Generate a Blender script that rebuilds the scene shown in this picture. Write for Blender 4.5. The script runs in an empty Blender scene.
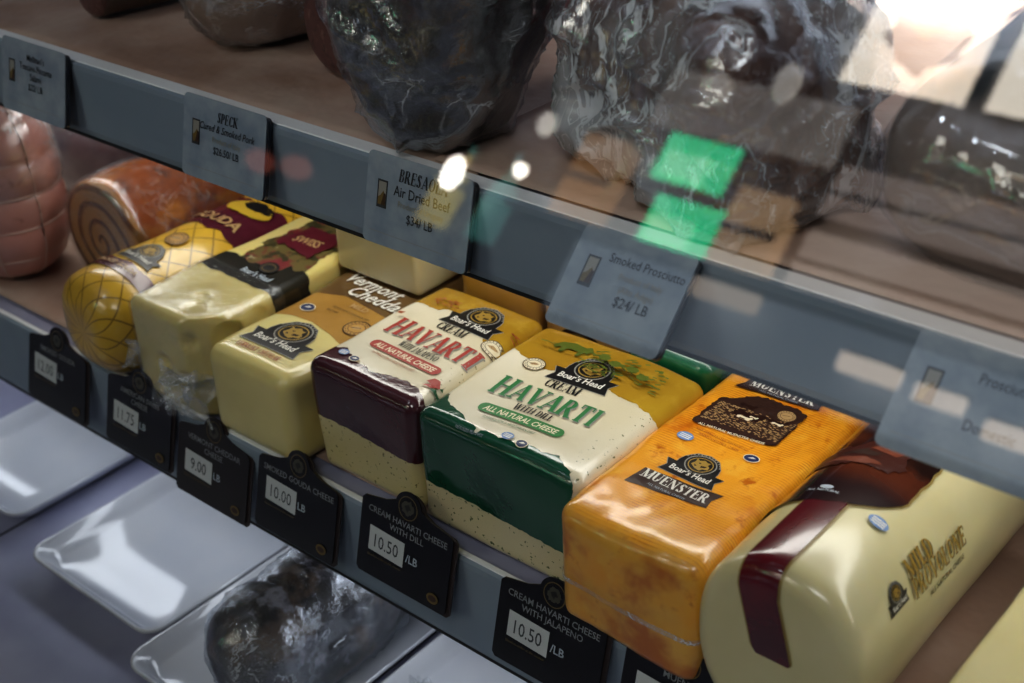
import bpy, bmesh, math, random
from mathutils import Vector, Matrix, noise
from mathutils.geometry import tessellate_polygon
from mathutils.bvhtree import BVHTree
R = random.Random(7)
SC = bpy.context.scene
COL = SC.collection
MM = 0.001

# ------------------------------------------------------------------ materials
def lin(h):
    h = h.lstrip('#'); o = []
    for i in (0, 2, 4):
        c = int(h[i:i+2], 16) / 255
        o.append(c/12.92 if c <= .04045 else ((c+.055)/1.055)**2.4)
    return (o[0], o[1], o[2], 1)

class NT:
    def __init__(s, name):
        s.m = bpy.data.materials.new(name); s.m.use_nodes = True
        s.t = s.m.node_tree; s.t.nodes.clear()
        s.out = s.n('ShaderNodeOutputMaterial')
    def n(s, ty, **k):
        n = s.t.nodes.new(ty)
        for a, b in k.items(): setattr(n, a, b)
        return n
    def l(s, a, b): s.t.links.new(a, b)
    def val(s, sock, v):
        if hasattr(v, 'is_output') or isinstance(v, bpy.types.NodeSocket): s.l(v, sock)
        else: sock.default_value = v
    def math(s, op, a, b=0.0, c=0.0):
        n = s.n('ShaderNodeMath', operation=op)
        s.val(n.inputs[0], a); s.val(n.inputs[1], b); s.val(n.inputs[2], c)
        return n.outputs[0]
    def coord(s, scale=(1, 1, 1), loc=(0, 0, 0)):
        if not hasattr(s, 'tc'): s.tc = s.n('ShaderNodeTexCoord')
        mp = s.n('ShaderNodeMapping'); mp.inputs['Scale'].default_value = scale; mp.inputs['Location'].default_value = loc
        s.l(s.tc.outputs['Object'], mp.inputs[0]); return mp.outputs[0]
    def noise(s, scale, detail=3, rough=.55, stretch=(1, 1, 1), dist=0, loc=(0, 0, 0)):
        n = s.n('ShaderNodeTexNoise'); n.inputs['Scale'].default_value = scale
        n.inputs['Detail'].default_value = detail; n.inputs['Roughness'].default_value = rough
        n.inputs['Distortion'].default_value = dist
        s.l(s.coord(stretch, loc), n.inputs['Vector']); return n.outputs['Fac']
    def ramp(s, fac, lo, hi):
        n = s.n('ShaderNodeMapRange'); n.interpolation_type = 'SMOOTHSTEP'
        s.l(fac, n.inputs[0]); n.inputs[1].default_value = lo; n.inputs[2].default_value = hi
        return n.outputs[0]
    def mix(s, fac, a, b):
        n = s.n('ShaderNodeMix', data_type='RGBA')
        s.val(n.inputs[0], fac); s.val(n.inputs[6], a); s.val(n.inputs[7], b)
        return n.outputs[2]
    def bump(s, h, strength, dist=.001):
        n = s.n('ShaderNodeBump'); n.inputs['Strength'].default_value = strength; n.inputs['Distance'].default_value = dist
        s.l(h, n.inputs['Height']); return n.outputs[0]

def mat(name, col, rough=.5, mixes=(), bump=None, metal=0, coat=0, sss=0, spec=.5, emit=None, coat_rough=.1, fn=None):
    """mixes: (scale, colour, lo, hi[, stretch]) noise layers; bump: (scale, strength, dist[, stretch])"""
    s = NT(name); p = s.n('ShaderNodeBsdfPrincipled'); s.l(p.outputs[0], s.out.inputs[0])
    c = lin(col)
    for mx in mixes:
        st = mx[4] if len(mx) > 4 else (1, 1, 1)
        c = s.mix(s.ramp(s.noise(mx[0], 4, .6, st, loc=(mx[0]*.13, 0, 0)), mx[2], mx[3]), c, lin(mx[1]))
    if fn: c = fn(s, c, p)
    s.val(p.inputs['Base Color'], c)
    p.inputs['Roughness'].default_value = rough; p.inputs['Metallic'].default_value = metal
    p.inputs['Specular IOR Level'].default_value = spec
    p.inputs['Coat Weight'].default_value = coat; p.inputs['Coat Roughness'].default_value = coat_rough
    if sss:
        p.inputs['Subsurface Weight'].default_value = sss
        p.inputs['Subsurface Radius'].default_value = (.012, .008, .004); p.inputs['Subsurface Scale'].default_value = .5
    if emit:
        p.inputs['Emission Color'].default_value = lin(emit[0]); p.inputs['Emission Strength'].default_value = emit[1]
    if bump:
        st = bump[3] if len(bump) > 3 else (1, 1, 1)
        s.l(s.bump(s.noise(bump[0], 4, .6, st), bump[1], bump[2]), p.inputs['Normal'])
    return s.m

def plastic(name, haze=.12, scale=60, strength=.9, tint='#e8eef6', streak=(1, 1, 1), gl=.35, rough=.12):
    """clear crinkled cling film: see-through with creased highlights"""
    s = NT(name)
    tr = s.n('ShaderNodeBsdfTransparent'); tr.inputs[0].default_value = (.97, .97, .97, 1)
    gs = s.n('ShaderNodeBsdfGlossy'); gs.inputs['Roughness'].default_value = rough; gs.inputs[0].default_value = lin(tint)
    df = s.n('ShaderNodeBsdfDiffuse'); df.inputs[0].default_value = lin(tint)
    nz = s.noise(scale, 4, .6, streak, dist=1.2)
    nz2 = s.noise(scale*2.4, 3, .6, streak, dist=2.5, loc=(4, 1, 2))
    ridge = s.math('ABSOLUTE', s.math('SUBTRACT', nz, .5))
    ridge2 = s.math('ABSOLUTE', s.math('SUBTRACT', nz2, .5))
    hgt = s.math('ADD', ridge, s.math('MULTIPLY', ridge2, .4))
    nrm = s.bump(hgt, strength*.55, .004)
    s.l(nrm, gs.inputs['Normal']); s.l(nrm, df.inputs['Normal'])
    crease = s.ramp(ridge, .022, .0)
    crease2 = s.ramp(ridge2, .014, .0)
    patch = s.ramp(s.noise(scale*.5, 3, .5, loc=(7, 3, 1)), .45, .65)
    lw = s.n('ShaderNodeLayerWeight'); lw.inputs[0].default_value = .3; s.l(nrm, lw.inputs['Normal'])
    hz = s.math('MULTIPLY', s.math('ADD', s.math('MULTIPLY', s.math('ADD', crease, s.math('MULTIPLY', crease2, .7)), s.math('ADD', patch, .25)), s.math('MULTIPLY', patch, .32)), haze, 0)  # white creases and patches painted diffuse, standing in for film highlights
    hz = s.math('MINIMUM', s.math('ADD', hz, .015), .9)
    m1 = s.n('ShaderNodeMixShader'); s.l(hz, m1.inputs[0]); s.l(tr.outputs[0], m1.inputs[1]); s.l(df.outputs[0], m1.inputs[2])
    m2 = s.n('ShaderNodeMixShader'); s.l(s.math('MINIMUM', s.math('ADD', s.math('MULTIPLY', lw.outputs['Facing'], gl*.8), gl*.22), .95), m2.inputs[0])
    s.l(m1.outputs[0], m2.inputs[1]); s.l(gs.outputs[0], m2.inputs[2]); s.l(m2.outputs[0], s.out.inputs[0])
    return s.m

# ------------------------------------------------------------------ objects
def obj(name, verts, faces, mats, parent=None, idx=None, smooth=True, loc=None, label=None):
    me = bpy.data.meshes.new(name); me.from_pydata([tuple(v) for v in verts], [], faces); me.update()
    if not isinstance(mats, (list, tuple)): mats = [mats]
    for m in mats: me.materials.append(m)
    if idx: me.polygons.foreach_set('material_index', idx)
    if smooth: me.polygons.foreach_set('use_smooth', [True]*len(me.polygons))
    o = bpy.data.objects.new(name, me); COL.objects.link(o)
    if parent: o.parent = parent
    if loc: o.location = loc
    if label: o['label'] = label
    return o
def tag(o, label, cat, group=None):
    o['label'] = label; o['category'] = cat
    if group: o['group'] = group
    return o
def struct(o): o['kind'] = 'structure'; return o
def thing(name, label, cat, loc=(0, 0, 0), rotz=0, group=None):
    o = bpy.data.objects.new(name, None); COL.objects.link(o); o.location = loc; o.rotation_euler = (0, 0, rotz)
    o.empty_display_size = .01
    return tag(o, label, cat, group)

# ------------------------------------------------------------------ mesh pieces
def lines(a, r, step):
    r = min(r, a*.98); k = 5; L = []
    for i in range(k): L.append(-(a-r) - r*math.tan(math.radians(45*(k-i)/k)))
    n = max(1, round(2*(a-r)/step))
    for i in range(n+1): L.append(-(a-r) + 2*(a-r)*i/n)
    for i in range(1, k+1): L.append((a-r) + r*math.tan(math.radians(45*i/k)))
    return L
def rbox(a, b, c, r, step=.004):
    """rounded box, half sizes a b c, standing on z=0. returns verts, quads"""
    r = min(r, a*.98, b*.98, c*.98)
    X, Y, Z = lines(a, r, step), lines(b, r, step), lines(c, r, step)
    V = []; F = []; key = {}
    def vid(x, y, z):
        k = (round(x, 7), round(y, 7), round(z, 7))
        if k not in key:
            key[k] = len(V)
            p = Vector((x, y, z)); q = Vector((max(-(a-r), min(a-r, x)), max(-(b-r), min(b-r, y)), max(-(c-r), min(c-r, z))))
            d = p-q
            V.append(q + d.normalized()*r if d.length > 1e-9 else p)
        return key[k]
    def face(U, W, f, flip):
        for i in range(len(U)-1):
            for j in range(len(W)-1):
                q = [vid(*f(U[i], W[j])), vid(*f(U[i+1], W[j])), vid(*f(U[i+1], W[j+1])), vid(*f(U[i], W[j+1]))]
                F.append(q[::-1] if flip else q)
    face(X, Y, lambda u, w: (u, w, c), False); face(X, Y, lambda u, w: (u, w, -c), True)
    face(X, Z, lambda u, w: (u, -b, w), False); face(X, Z, lambda u, w: (u, b, w), True)
    face(Y, Z, lambda u, w: (a, u, w), False); face(Y, Z, lambda u, w: (-a, u, w), True)
    return [v+Vector((0, 0, c)) for v in V], F
def wob(V, amp, scale, seed=0, z_keep=True):
    o = []
    for v in V:
        p = v*scale + Vector((seed*3.1, seed*1.7, seed*.9))
        d = Vector((noise.noise(p), noise.noise(p+Vector((9, 0, 0))), noise.noise(p+Vector((0, 9, 0)))))*amp
        if z_keep: d.z *= min(1, max(0, v.z/.01))
        o.append(v+d)
    return o
def normals(V, F):
    N = [Vector((0, 0, 0)) for _ in V]
    for f in F:
        n = (V[f[2]]-V[f[0]]).cross(V[f[3 % len(f)]]-V[f[1]]) if len(f) == 4 else (V[f[1]]-V[f[0]]).cross(V[f[2]]-V[f[0]])
        for i in f: N[i] += n
    return [n.normalized() if n.length > 0 else Vector((0, 0, 1)) for n in N]
def film(V, F, f, off):
    """a skin over a body: the part of its surface where f(point) > 0, lifted by off"""
    N = normals(V, F); G = [f(v) for v in V]; P = [v+n*off for v, n in zip(V, N)]
    OV = []; OF = []; vk = {}; ek = {}
    def gv(i):
        if i not in vk: vk[i] = len(OV); OV.append(P[i])
        return vk[i]
    def ge(i, j):
        if i > j: i, j = j, i
        if (i, j) not in ek:
            t = G[i]/(G[i]-G[j]); ek[(i, j)] = len(OV); OV.append(P[i].lerp(P[j], t))
        return ek[(i, j)]
    for q in F:
        if all(G[i] > 0 for i in q): OF.append([gv(i) for i in q]); continue
        if all(G[i] <= 0 for i in q): continue
        for t in ((q[0], q[1], q[2]), (q[0], q[2], q[3])) if len(q) == 4 else (q,):
            out = []
            for a in range(3):
                i, j = t[a], t[(a+1) % 3]
                if G[i] > 0: out.append(gv(i))
                if (G[i] > 0) != (G[j] > 0): out.append(ge(i, j))
            if len(out) >= 3: OF.append(out)
    return OV, OF
def interp(pts, x):
    if x <= pts[0][0]: return pts[0][1]
    for (a, b), (c, d) in zip(pts, pts[1:]):
        if x <= c: return b + (d-b)*(x-a)/(c-a)
    return pts[-1][1]
def sgnoise(x, y=0, z=0, s=1): return noise.noise(Vector((x*s, y*s, z*s)))
def tube(path, rad, n=8, cap=True):
    V = []; F = []; path = [Vector(p) for p in path]
    for i, p in enumerate(path):
        t = (path[min(i+1, len(path)-1)]-path[max(i-1, 0)]).normalized()
        u = t.cross(Vector((0, 0, 1))); u = u.normalized() if u.length > .01 else Vector((1, 0, 0)); w = u.cross(t)
        rr = rad[i] if isinstance(rad, (list, tuple)) else rad
        for k in range(n):
            a = 2*math.pi*k/n; V.append(p+u*math.cos(a)*rr+w*math.sin(a)*rr)
    for i in range(len(path)-1):
        for k in range(n): F.append([i*n+k, i*n+(k+1) % n, (i+1)*n+(k+1) % n, (i+1)*n+k])
    if cap: F.append(list(range(n))[::-1]); F.append([(len(path)-1)*n+k for k in range(n)])
    return V, F
def log_y(a, c, y0, y1, r, n=64, step=.004, pw=2.0, zc=None, flat=True):
    """loaf running along y with superellipse section a x c, ends rounded by r; lies on z=0"""
    zc = c if zc is None else zc
    prof = []
    for k in range(5): t = math.pi/2*k/5; prof.append((y0+r*(1-math.sin(t)), r*(1-math.cos(t))))
    prof = [(y0 + r*(1-math.sin(math.pi/2*k/6)), r*(1-math.cos(math.pi/2*k/6))) for k in range(6, -1, -1)]
    ny = max(2, round((y1-y0-2*r)/step))
    for i in range(1, ny): prof.append((y0+r+(y1-y0-2*r)*i/ny, 0))
    prof += [(y1 - r*(1-math.sin(math.pi/2*k/6)), r*(1-math.cos(math.pi/2*k/6))) for k in range(0, 7)]
    V = []; F = []
    def ring(y, sh, fac=1):
        for k in range(n):
            t = 2*math.pi*k/n; cx, sx = math.cos(t), math.sin(t)
            x = math.copysign(abs(cx)**(2/pw), cx); z = math.copysign(abs(sx)**(2/pw), sx)
            V.append(Vector((x*(a-sh)*fac, y, zc+z*(c-sh)*fac)))
    fr = [.12*i for i in range(1, 9)]
    rows = [(prof[0][0], prof[0][1], q) for q in fr]+[(y, s, 1) for y, s in prof]+[(prof[-1][0], prof[-1][1], q) for q in fr[::-1]]
    for rw in rows: ring(*rw)
    m = len(rows)
    for i in range(m-1):
        for k in range(n): F.append([(i+1)*n+k, (i+1)*n+(k+1) % n, i*n+(k+1) % n, i*n+k])
    V.append(Vector((0, prof[0][0], zc))); V.append(Vector((0, prof[-1][0], zc)))
    for k in range(n):
        F.append([k, (k+1) % n, len(V)-2]); F.append([(m-1)*n+(k+1) % n, (m-1)*n+k, len(V)-1])
    return V, F
def box(x0, x1, y0, y1, z0, z1):
    V = [(x, y, z) for x in (x0, x1) for y in (y0, y1) for z in (z0, z1)]
    return V, [[0, 1, 3, 2], [4, 6, 7, 5], [0, 4, 5, 1], [2, 3, 7, 6], [0, 2, 6, 4], [1, 5, 7, 3]]
def join(*ms):
    V = []; F = []
    for v, f in ms:
        b = len(V); V += list(v); F += [[i+b for i in q] for q in f]
    return V, F
def bevel(o, w=.001, seg=2):
    m = o.modifiers.new('bevel', 'BEVEL'); m.width = w; m.segments = seg; m.limit_method = 'ANGLE'
    return o

# ------------------------------------------------------------------ flat print: shapes in (u, v), units mm
def poly(pts, holes=()):
    rings = [[Vector((p[0], p[1], 0)) for p in pts]]+[[Vector((p[0], p[1], 0)) for p in h] for h in holes]
    flat = [(p.x, p.y) for r_ in rings for p in r_]
    return [[flat[i] for i in t] for t in tessellate_polygon(rings)]
def ell(cx, cy, rx, ry, n=36): return [(cx+rx*math.cos(2*math.pi*i/n), cy+ry*math.sin(2*math.pi*i/n)) for i in range(n)]
def ring2(cx, cy, rx, ry, w, n=36):
    o = ell(cx, cy, rx, ry, n); i = ell(cx, cy, rx-w, ry-w, n); T = []
    for k in range(n):
        j = (k+1) % n; T += [[o[k], o[j], i[j]], [o[k], i[j], i[k]]]
    return T
def rrect(x0, y0, x1, y1, r, n=5):
    P = []
    for cx, cy, a in ((x1-r, y1-r, 0), (x0+r, y1-r, 90), (x0+r, y0+r, 180), (x1-r, y0+r, 270)):
        for k in range(n+1):
            t = math.radians(a+90*k/n); P.append((cx+r*math.cos(t), cy+r*math.sin(t)))
    return P
def rough_poly(pts, amp, step, seed=0):
    P = []
    for i, a in enumerate(pts):
        b = pts[(i+1) % len(pts)]; d = math.dist(a, b); n = max(1, round(d/step))
        for k in range(n):
            x = a[0]+(b[0]-a[0])*k/n; y = a[1]+(b[1]-a[1])*k/n
            P.append((x+amp*sgnoise(x*1.3+seed, y*1.3, 3.3), y+amp*sgnoise(x*1.3, y*1.3+seed, 7.7)))
    return P
_tc = {}
def text(s, size, cx=0, cy=0, align='CENTER', bold=0, shear=0, sx=1, rot=0):
    key = (s, bold, shear)
    if key not in _tc:
        c = bpy.data.curves.new('text', 'FONT'); c.body = s; c.size = 1; c.align_x = 'LEFT'; c.resolution_u = 2
        c.offset = bold; c.shear = shear
        o = bpy.data.objects.new('text', c); COL.objects.link(o)
        bpy.context.view_layer.update()
        me = o.to_mesh(); me.calc_loop_triangles()
        _tc[key] = [[(me.vertices[i].co.x, me.vertices[i].co.y) for i in t.vertices] for t in me.loop_triangles]
        o.to_mesh_clear(); bpy.data.objects.remove(o); bpy.data.curves.remove(c)
    T = _tc[key]
    xs = [p[0] for t in T for p in t] or [0]
    x0 = (min(xs)+max(xs))/2 if align == 'CENTER' else min(xs)
    ca, sa = math.cos(rot), math.sin(rot)
    def f(p):
        x = (p[0]-x0)*size*sx; y = p[1]*size
        return (cx+x*ca-y*sa, cy+x*sa+y*ca)
    return [[f(p) for p in t] for t in T]
# a thick-and-thin serif alphabet drawn stroke by stroke (unit height)
TH, TN = .20, .065
def _seg(a, b, w):
    d = math.dist(a, b) or 1; nx, ny = -(b[1]-a[1])/d*w/2, (b[0]-a[0])/d*w/2
    q = [(a[0]+nx, a[1]+ny), (a[0]-nx, a[1]-ny), (b[0]-nx, b[1]-ny), (b[0]+nx, b[1]+ny)]
    return [[q[0], q[1], q[2]], [q[0], q[2], q[3]]]
def _arc(cx, cy, rx, ry, a0, a1, n=16):
    T = []; L = []
    for k in range(n+1):
        t = math.radians(a0+(a1-a0)*k/n); w = TN+(TH-TN)*abs(math.cos(t))
        L.append(((cx+(rx)*math.cos(t), cy+(ry)*math.sin(t)), (cx+(rx-w)*math.cos(t), cy+(ry-w*.8)*math.sin(t))))
    for k in range(n):
        a, b = L[k]; c, d = L[k+1]; T += [[a, b, d], [a, d, c]]
    return T
def _sf(x, y, h=.15): return _seg((x-h, y-.03 if y > .5 else y+.03), (x+h, y-.03 if y > .5 else y+.03), .06)
GL = {
 'A': (.82, [(.12, 0, .42, 1, TN), (.42, 1, .7, 0, TH), (.22, .32, .6, .32, TN)], [(.12, 0), (.7, 0)], []),
 'B': (.66, [(.15, 0, .15, 1, TH), (.15, .97, .35, .97, TN), (.15, .53, .35, .53, TN), (.15, .03, .38, .03, TN)], [], [(.32, .76, .25, .24, -90, 90), (.35, .27, .27, .27, -90, 90)]),
 'C': (.74, [(.66, .98, .66, .72, TN), (.66, .24, .66, .05, TN)], [], [(.42, .5, .36, .5, 40, 320)]),
 'D': (.78, [(.15, 0, .15, 1, TH), (.15, .97, .35, .97, TN), (.15, .03, .35, .03, TN)], [], [(.33, .5, .38, .5, -90, 90)]),
 'E': (.66, [(.15, 0, .15, 1, TH), (.1, .97, .58, .97, TN), (.1, .03, .6, .03, TN), (.15, .52, .45, .52, TN), (.57, 1, .57, .76, TN), (.59, 0, .59, .26, TN), (.45, .63, .45, .41, TN)], [], []),
 'G': (.8, [(.66, .98, .66, .72, TN), (.66, .06, .66, .42, TH)], [(.62, .98)], [(.42, .5, .36, .5, 40, 330)]),
 'H': (.86, [(.16, 0, .16, 1, TH), (.68, 0, .68, 1, TH), (.16, .5, .68, .5, TN)], [(.16, 0), (.16, 1), (.68, 0), (.68, 1)], []),
 'I': (.38, [(.18, 0, .18, 1, TH)], [(.18, 0), (.18, 1)], []),
 'J': (.48, [(.3, .15, .3, 1, TH)], [(.3, 1)], [(.2, .1, .18, .2, 180, 360)]),
 'K': (.8, [(.15, 0, .15, 1, TH), (.2, .42, .62, 1, TN), (.3, .55, .66, 0, TH)], [(.15, 0), (.15, 1), (.62, 1), (.68, 0)], []),
 'L': (.62, [(.15, 0, .15, 1, TH), (.1, .03, .56, .03, TN), (.55, 0, .55, .3, TN)], [(.15, 1)], []),
 'M': (1.0, [(.14, 0, .14, 1, TN), (.14, 1, .48, .05, TH), (.48, .05, .82, 1, TN), (.82, 0, .82, 1, TH)], [(.14, 0), (.82, 0), (.12, 1), (.84, 1)], []),
 'N': (.84, [(.14, 0, .14, 1, TN), (.14, 1, .66, 0, TH), (.66, 0, .66, 1, TN)], [(.14, 0), (.12, 1), (.66, 1)], []),
 'O': (.84, [], [], [(.42, .5, .38, .5, 0, 360)]),
 'P': (.66, [(.15, 0, .15, 1, TH), (.15, .97, .35, .97, TN), (.15, .46, .35, .46, TN)], [(.15, 0)], [(.32, .71, .28, .28, -90, 90)]),
 'R': (.76, [(.15, 0, .15, 1, TH), (.15, .97, .35, .97, TN), (.15, .5, .35, .5, TN), (.34, .52, .62, 0, TH)], [(.15, 0), (.65, 0)], [(.32, .74, .27, .26, -90, 90)]),
 'S': (.62, [(.5, .98, .5, .74, TN), (.1, .26, .1, .02, TN), (.16, .68, .46, .34, TH)], [], [(.3, .75, .22, .25, 30, 220), (.3, .26, .24, .26, -160, 40)]),
 'T': (.72, [(.34, 0, .34, 1, TH), (.04, .97, .64, .97, TN), (.06, 1, .06, .76, TN), (.62, 1, .62, .76, TN)], [(.34, 0)], []),
 'U': (.8, [(.16, .3, .16, 1, TH), (.64, .3, .64, 1, TN)], [(.16, 1), (.64, 1)], [(.38, .34, .3, .34, 180, 360)]),
 'V': (.8, [(.14, 1, .42, 0, TH), (.42, 0, .68, 1, TN)], [(.12, 1), (.68, 1)], []),
 'W': (1.14, [(.12, 1, .34, 0, TH), (.34, 0, .58, 1, TN), (.58, 1, .8, 0, TH), (.8, 0, 1.02, 1, TN)], [(.12, 1), (.58, 1), (1.02, 1)], []),
 'Y': (.76, [(.12, 1, .38, .45, TH), (.38, .45, .64, 1, TN), (.38, 0, .38, .45, TH)], [(.12, 1), (.64, 1), (.38, 0)], []),
 ' ': (.35, [], [], []), '&': (.8, [(.2, .8, .7, 0, TH)], [], [(.32, .78, .2, .22, 0, 360), (.34, .28, .28, .28, 0, 360)]),
}
def serif(s, size, cx, cy, sx=1.0, shear=0, rot=0, gap=.02, grow=0, align='CENTER'):
    T = []; x = 0
    for i, ch in enumerate(s):
        tilde = ch == 'Ñ'; ch = 'N' if tilde else ch
        w, st, sf, ar = GL[ch]; k = 1+grow if (i == 0 and grow) else 1
        g = []
        for a in st: g += _seg((a[0], a[1]), (a[2], a[3]), a[4])
        for a in sf: g += _sf(*a)
        for a in ar: g += _arc(*a)
        if tilde: g += _seg((.2, 1.12), (.6, 1.2), .09)
        T += [[(x+p[0]*k, p[1]*k - (k-1)*.35) for p in t] for t in g]
        x += (w+gap)*k
    off = x/2 if align == 'CENTER' else 0
    ca, sa = math.cos(rot), math.sin(rot)
    def f(p):
        X = (p[0]-off)*size*sx+p[1]*size*shear; Y = p[1]*size
        return (cx+X*ca-Y*sa, cy+X*sa+Y*ca)
    return [[f(p) for p in t] for t in T]
def split(T, L):
    out = []; st = list(T)
    while st:
        t = st.pop(); e = [math.dist(t[i], t[(i+1) % 3]) for i in range(3)]; m = max(e)
        if m <= L: out.append(t); continue
        i = e.index(m); a, b, c = t[i], t[(i+1) % 3], t[(i+2) % 3]
        h = ((a[0]+b[0])/2, (a[1]+b[1])/2); st.append([a, h, c]); st.append([h, b, c])
    return out
class Print:
    """inks laid one over the other, draped on a body"""
    def __init__(s): s.lay = []
    def add(s, T, m): s.lay.append((T, m)); return s
    def drape(s, name, parent, body, O, U, Vv, L=3.0, off=.35, label=None, both=False, step=.14):
        """O,U,V in mm (body's own space); print mm -> O + u U + v V, pressed against body along -(U x V)"""
        O = Vector(O); U = Vector(U); Vv = Vector(Vv); D = U.cross(Vv).normalized()
        bvh = BVHTree.FromPolygons([v*1000 for v in body[0]], body[1]) if body else None
        V = []; F = []; idx = []; mats = []
        for li, (T, m) in enumerate(s.lay):
            if m not in mats: mats.append(m)
            mi = mats.index(m)
            for t in split(T, L) if body else T:
                q = []
                for p in t:
                    w = O+U*p[0]+Vv*p[1]
                    if bvh:
                        h = bvh.ray_cast(w+D*80, -D)
                        if h[0] is None or (h[0]-w).length > 40: q = None; break
                        w = h[0]+h[1]*(off+step*li) if h[1].dot(D) > 0 else h[0]-h[1]*(off+step*li)
                    else: w = w+D*(off+step*li)
                    q.append(w)
                if not q: continue
                if (q[1]-q[0]).cross(q[2]-q[0]).dot(D) < 0: q = q[::-1]
                b = len(V); V += [w*MM for w in q]; F.append([b, b+1, b+2]); idx.append(mi)
        return obj(name, V, F, mats, parent, idx, smooth=False, label=label)

# ------------------------------------------------------------------ inks and common materials
INK = dict(
 black=mat('ink_black', '#1b1b1d', .3), white=mat('ink_white', '#e4e2da', .35), gold=mat('ink_gold', '#a4873f', .35),
 dimgold=mat('ink_dim_gold', '#6d5c33', .4), grey=mat('ink_grey', '#8f8e88', .4), green=mat('ink_green', '#2f7a45', .35),
 pillgreen=mat('ink_pill_green', '#2b7d3b', .35), red=mat('ink_red', '#a53a30', .35), brown=mat('ink_brown', '#3a2620', .35),
 rust=mat('ink_rust', '#9a4a22', .4), blue=mat('ink_blue', '#6f8fc0', .35), navy=mat('ink_navy', '#27335c', .35),
 cream=mat('ink_cream', '#e9dfc2', .35), olive=mat('ink_olive', '#5d6a26', .4), darkgreen=mat('ink_dark_green', '#1f5b38', .35),
 yellow=mat('ink_yellow', '#c9a83c', .35), maroon=mat('ink_maroon', '#5e1f2b', .3), tan=mat('ink_tan', '#b98f4b', .4),
 pale=mat('ink_pale_brown', '#b7986a', .4), cardgrey=mat('ink_card_grey', '#aab6c2', .5), dark=mat('ink_dark', '#30363f', .4),
 flesh=mat('ink_flesh', '#43201a', .3), flesh2=mat('ink_flesh_light', '#744030', .3), deep=mat('ink_deep_brown', '#2b1713', .3), emb=mat('ink_emblem', '#4c4b42', .4), cardtext=mat('ink_card_text', '#8d9196', .4),
)
def boar_logo(p, cx, cy, w, extra=True):
    """arched black emblem with a gold animal head in a ring, standing on a flared name ribbon"""
    def T(t): return [[(cx+q[0]*w, cy+q[1]*w) for q in tt] for tt in t]
    ol = [(-.5, -.27), (.5, -.27), (.44, -.1), (.52, .05), (.36, .05), (.36, .13), (.33, .25), (.2, .42), (0, .48), (-.2, .42), (-.33, .25), (-.36, .13), (-.36, .05), (-.52, .05), (-.44, -.1)]
    p.add(T(poly([(x*1.03, (y-.08)*1.04+.08) for x, y in ol])), INK['grey'])
    p.add(T(poly(ol)), INK['black'])
    p.add(T(ring2(0, .19, .27, .25, .022)), INK['grey'])
    p.add(T(ring2(0, .19, .215, .19, .02)), INK['gold'])
    T2 = []
    for k in range(13):                                    # the arched small lettering: short upright marks
        a = math.radians(20+140*k/12); x, y = .315*math.cos(a), .19+.265*math.sin(a)
        T2 += poly([(x-.012, y-.016), (x+.01, y-.016), (x+.01, y+.014), (x-.012, y+.014)])
    p.add(T(T2), INK['grey'])
    head = [(-.15, .14), (-.12, .22), (-.13, .31), (-.07, .28), (0, .33), (.07, .29), (.13, .3), (.11, .23), (.16, .19), (.17, .12), (.09, .1), (.05, .05), (-.04, .07), (-.09, .1)]
    p.add(T(poly(head)), INK['gold'])
    p.add(T(poly(ell(-.03, .22, .022, .015, 8))+poly([(.02, .17), (.12, .19), (.1, .14), (.03, .12)])+poly([(-.1, .16), (-.04, .14), (-.07, .11)])), INK['deep'])
    p.add(T(text("Boar's Head", .185, 0, -.17, bold=.02, shear=.05, sx=.82)), INK['white'])
def seal(p, cx, cy, r, a='brown', b='cream'):
    p.add(poly(ell(cx, cy, r, r*.92)), INK[b]).add(ring2(cx, cy, r, r*.92, r*.09), INK[a]).add(ring2(cx, cy, r*.66, r*.58, r*.05), INK[a])
    T = []
    for k in range(18):
        t_ = 2*math.pi*k/18; x, y = cx+r*.79*math.cos(t_), cy+r*.72*math.sin(t_); T += _seg((x-r*.05*math.cos(t_), y-r*.05*math.sin(t_)), (x+r*.05*math.cos(t_), y+r*.05*math.sin(t_)), r*.1)
    p.add(T, INK[a]).add(poly([(cx-r*.45, cy-r*.1), (cx-r*.1, cy+r*.22), (cx+r*.4, cy+r*.2), (cx+r*.25, cy-r*.05), (cx-.1*r, cy-.22*r)]), INK['pale'])
    p.add(_seg((cx-r*.45, cy-r*.12), (cx+r*.3, cy+r*.12), r*.06), INK[a])
def badge(p, cx, cy, r, kind='blue'):
    if kind == 'blue':
        p.add(poly(ell(cx, cy, r*1.3, r)), INK['blue'])
        p.add(sum((poly([(cx-r*.9, cy+y*r-.12*r), (cx+r*.9, cy+y*r-.12*r), (cx+r*.9, cy+y*r+.1*r), (cx-r*.9, cy+y*r+.1*r)]) for y in (-.4, 0, .4)), []), INK['white'])
    else:
        p.add(poly(ell(cx, cy, r*1.25, r)), INK['cream']).add(poly(ell(cx, cy, r*1.1, r*.85)), INK['navy'])
        p.add(poly([(cx-r*.5, cy-.2*r), (cx, cy+.4*r), (cx+r*.6, cy+.2*r), (cx+.1*r, cy-.1*r)]), INK['white'])

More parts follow.
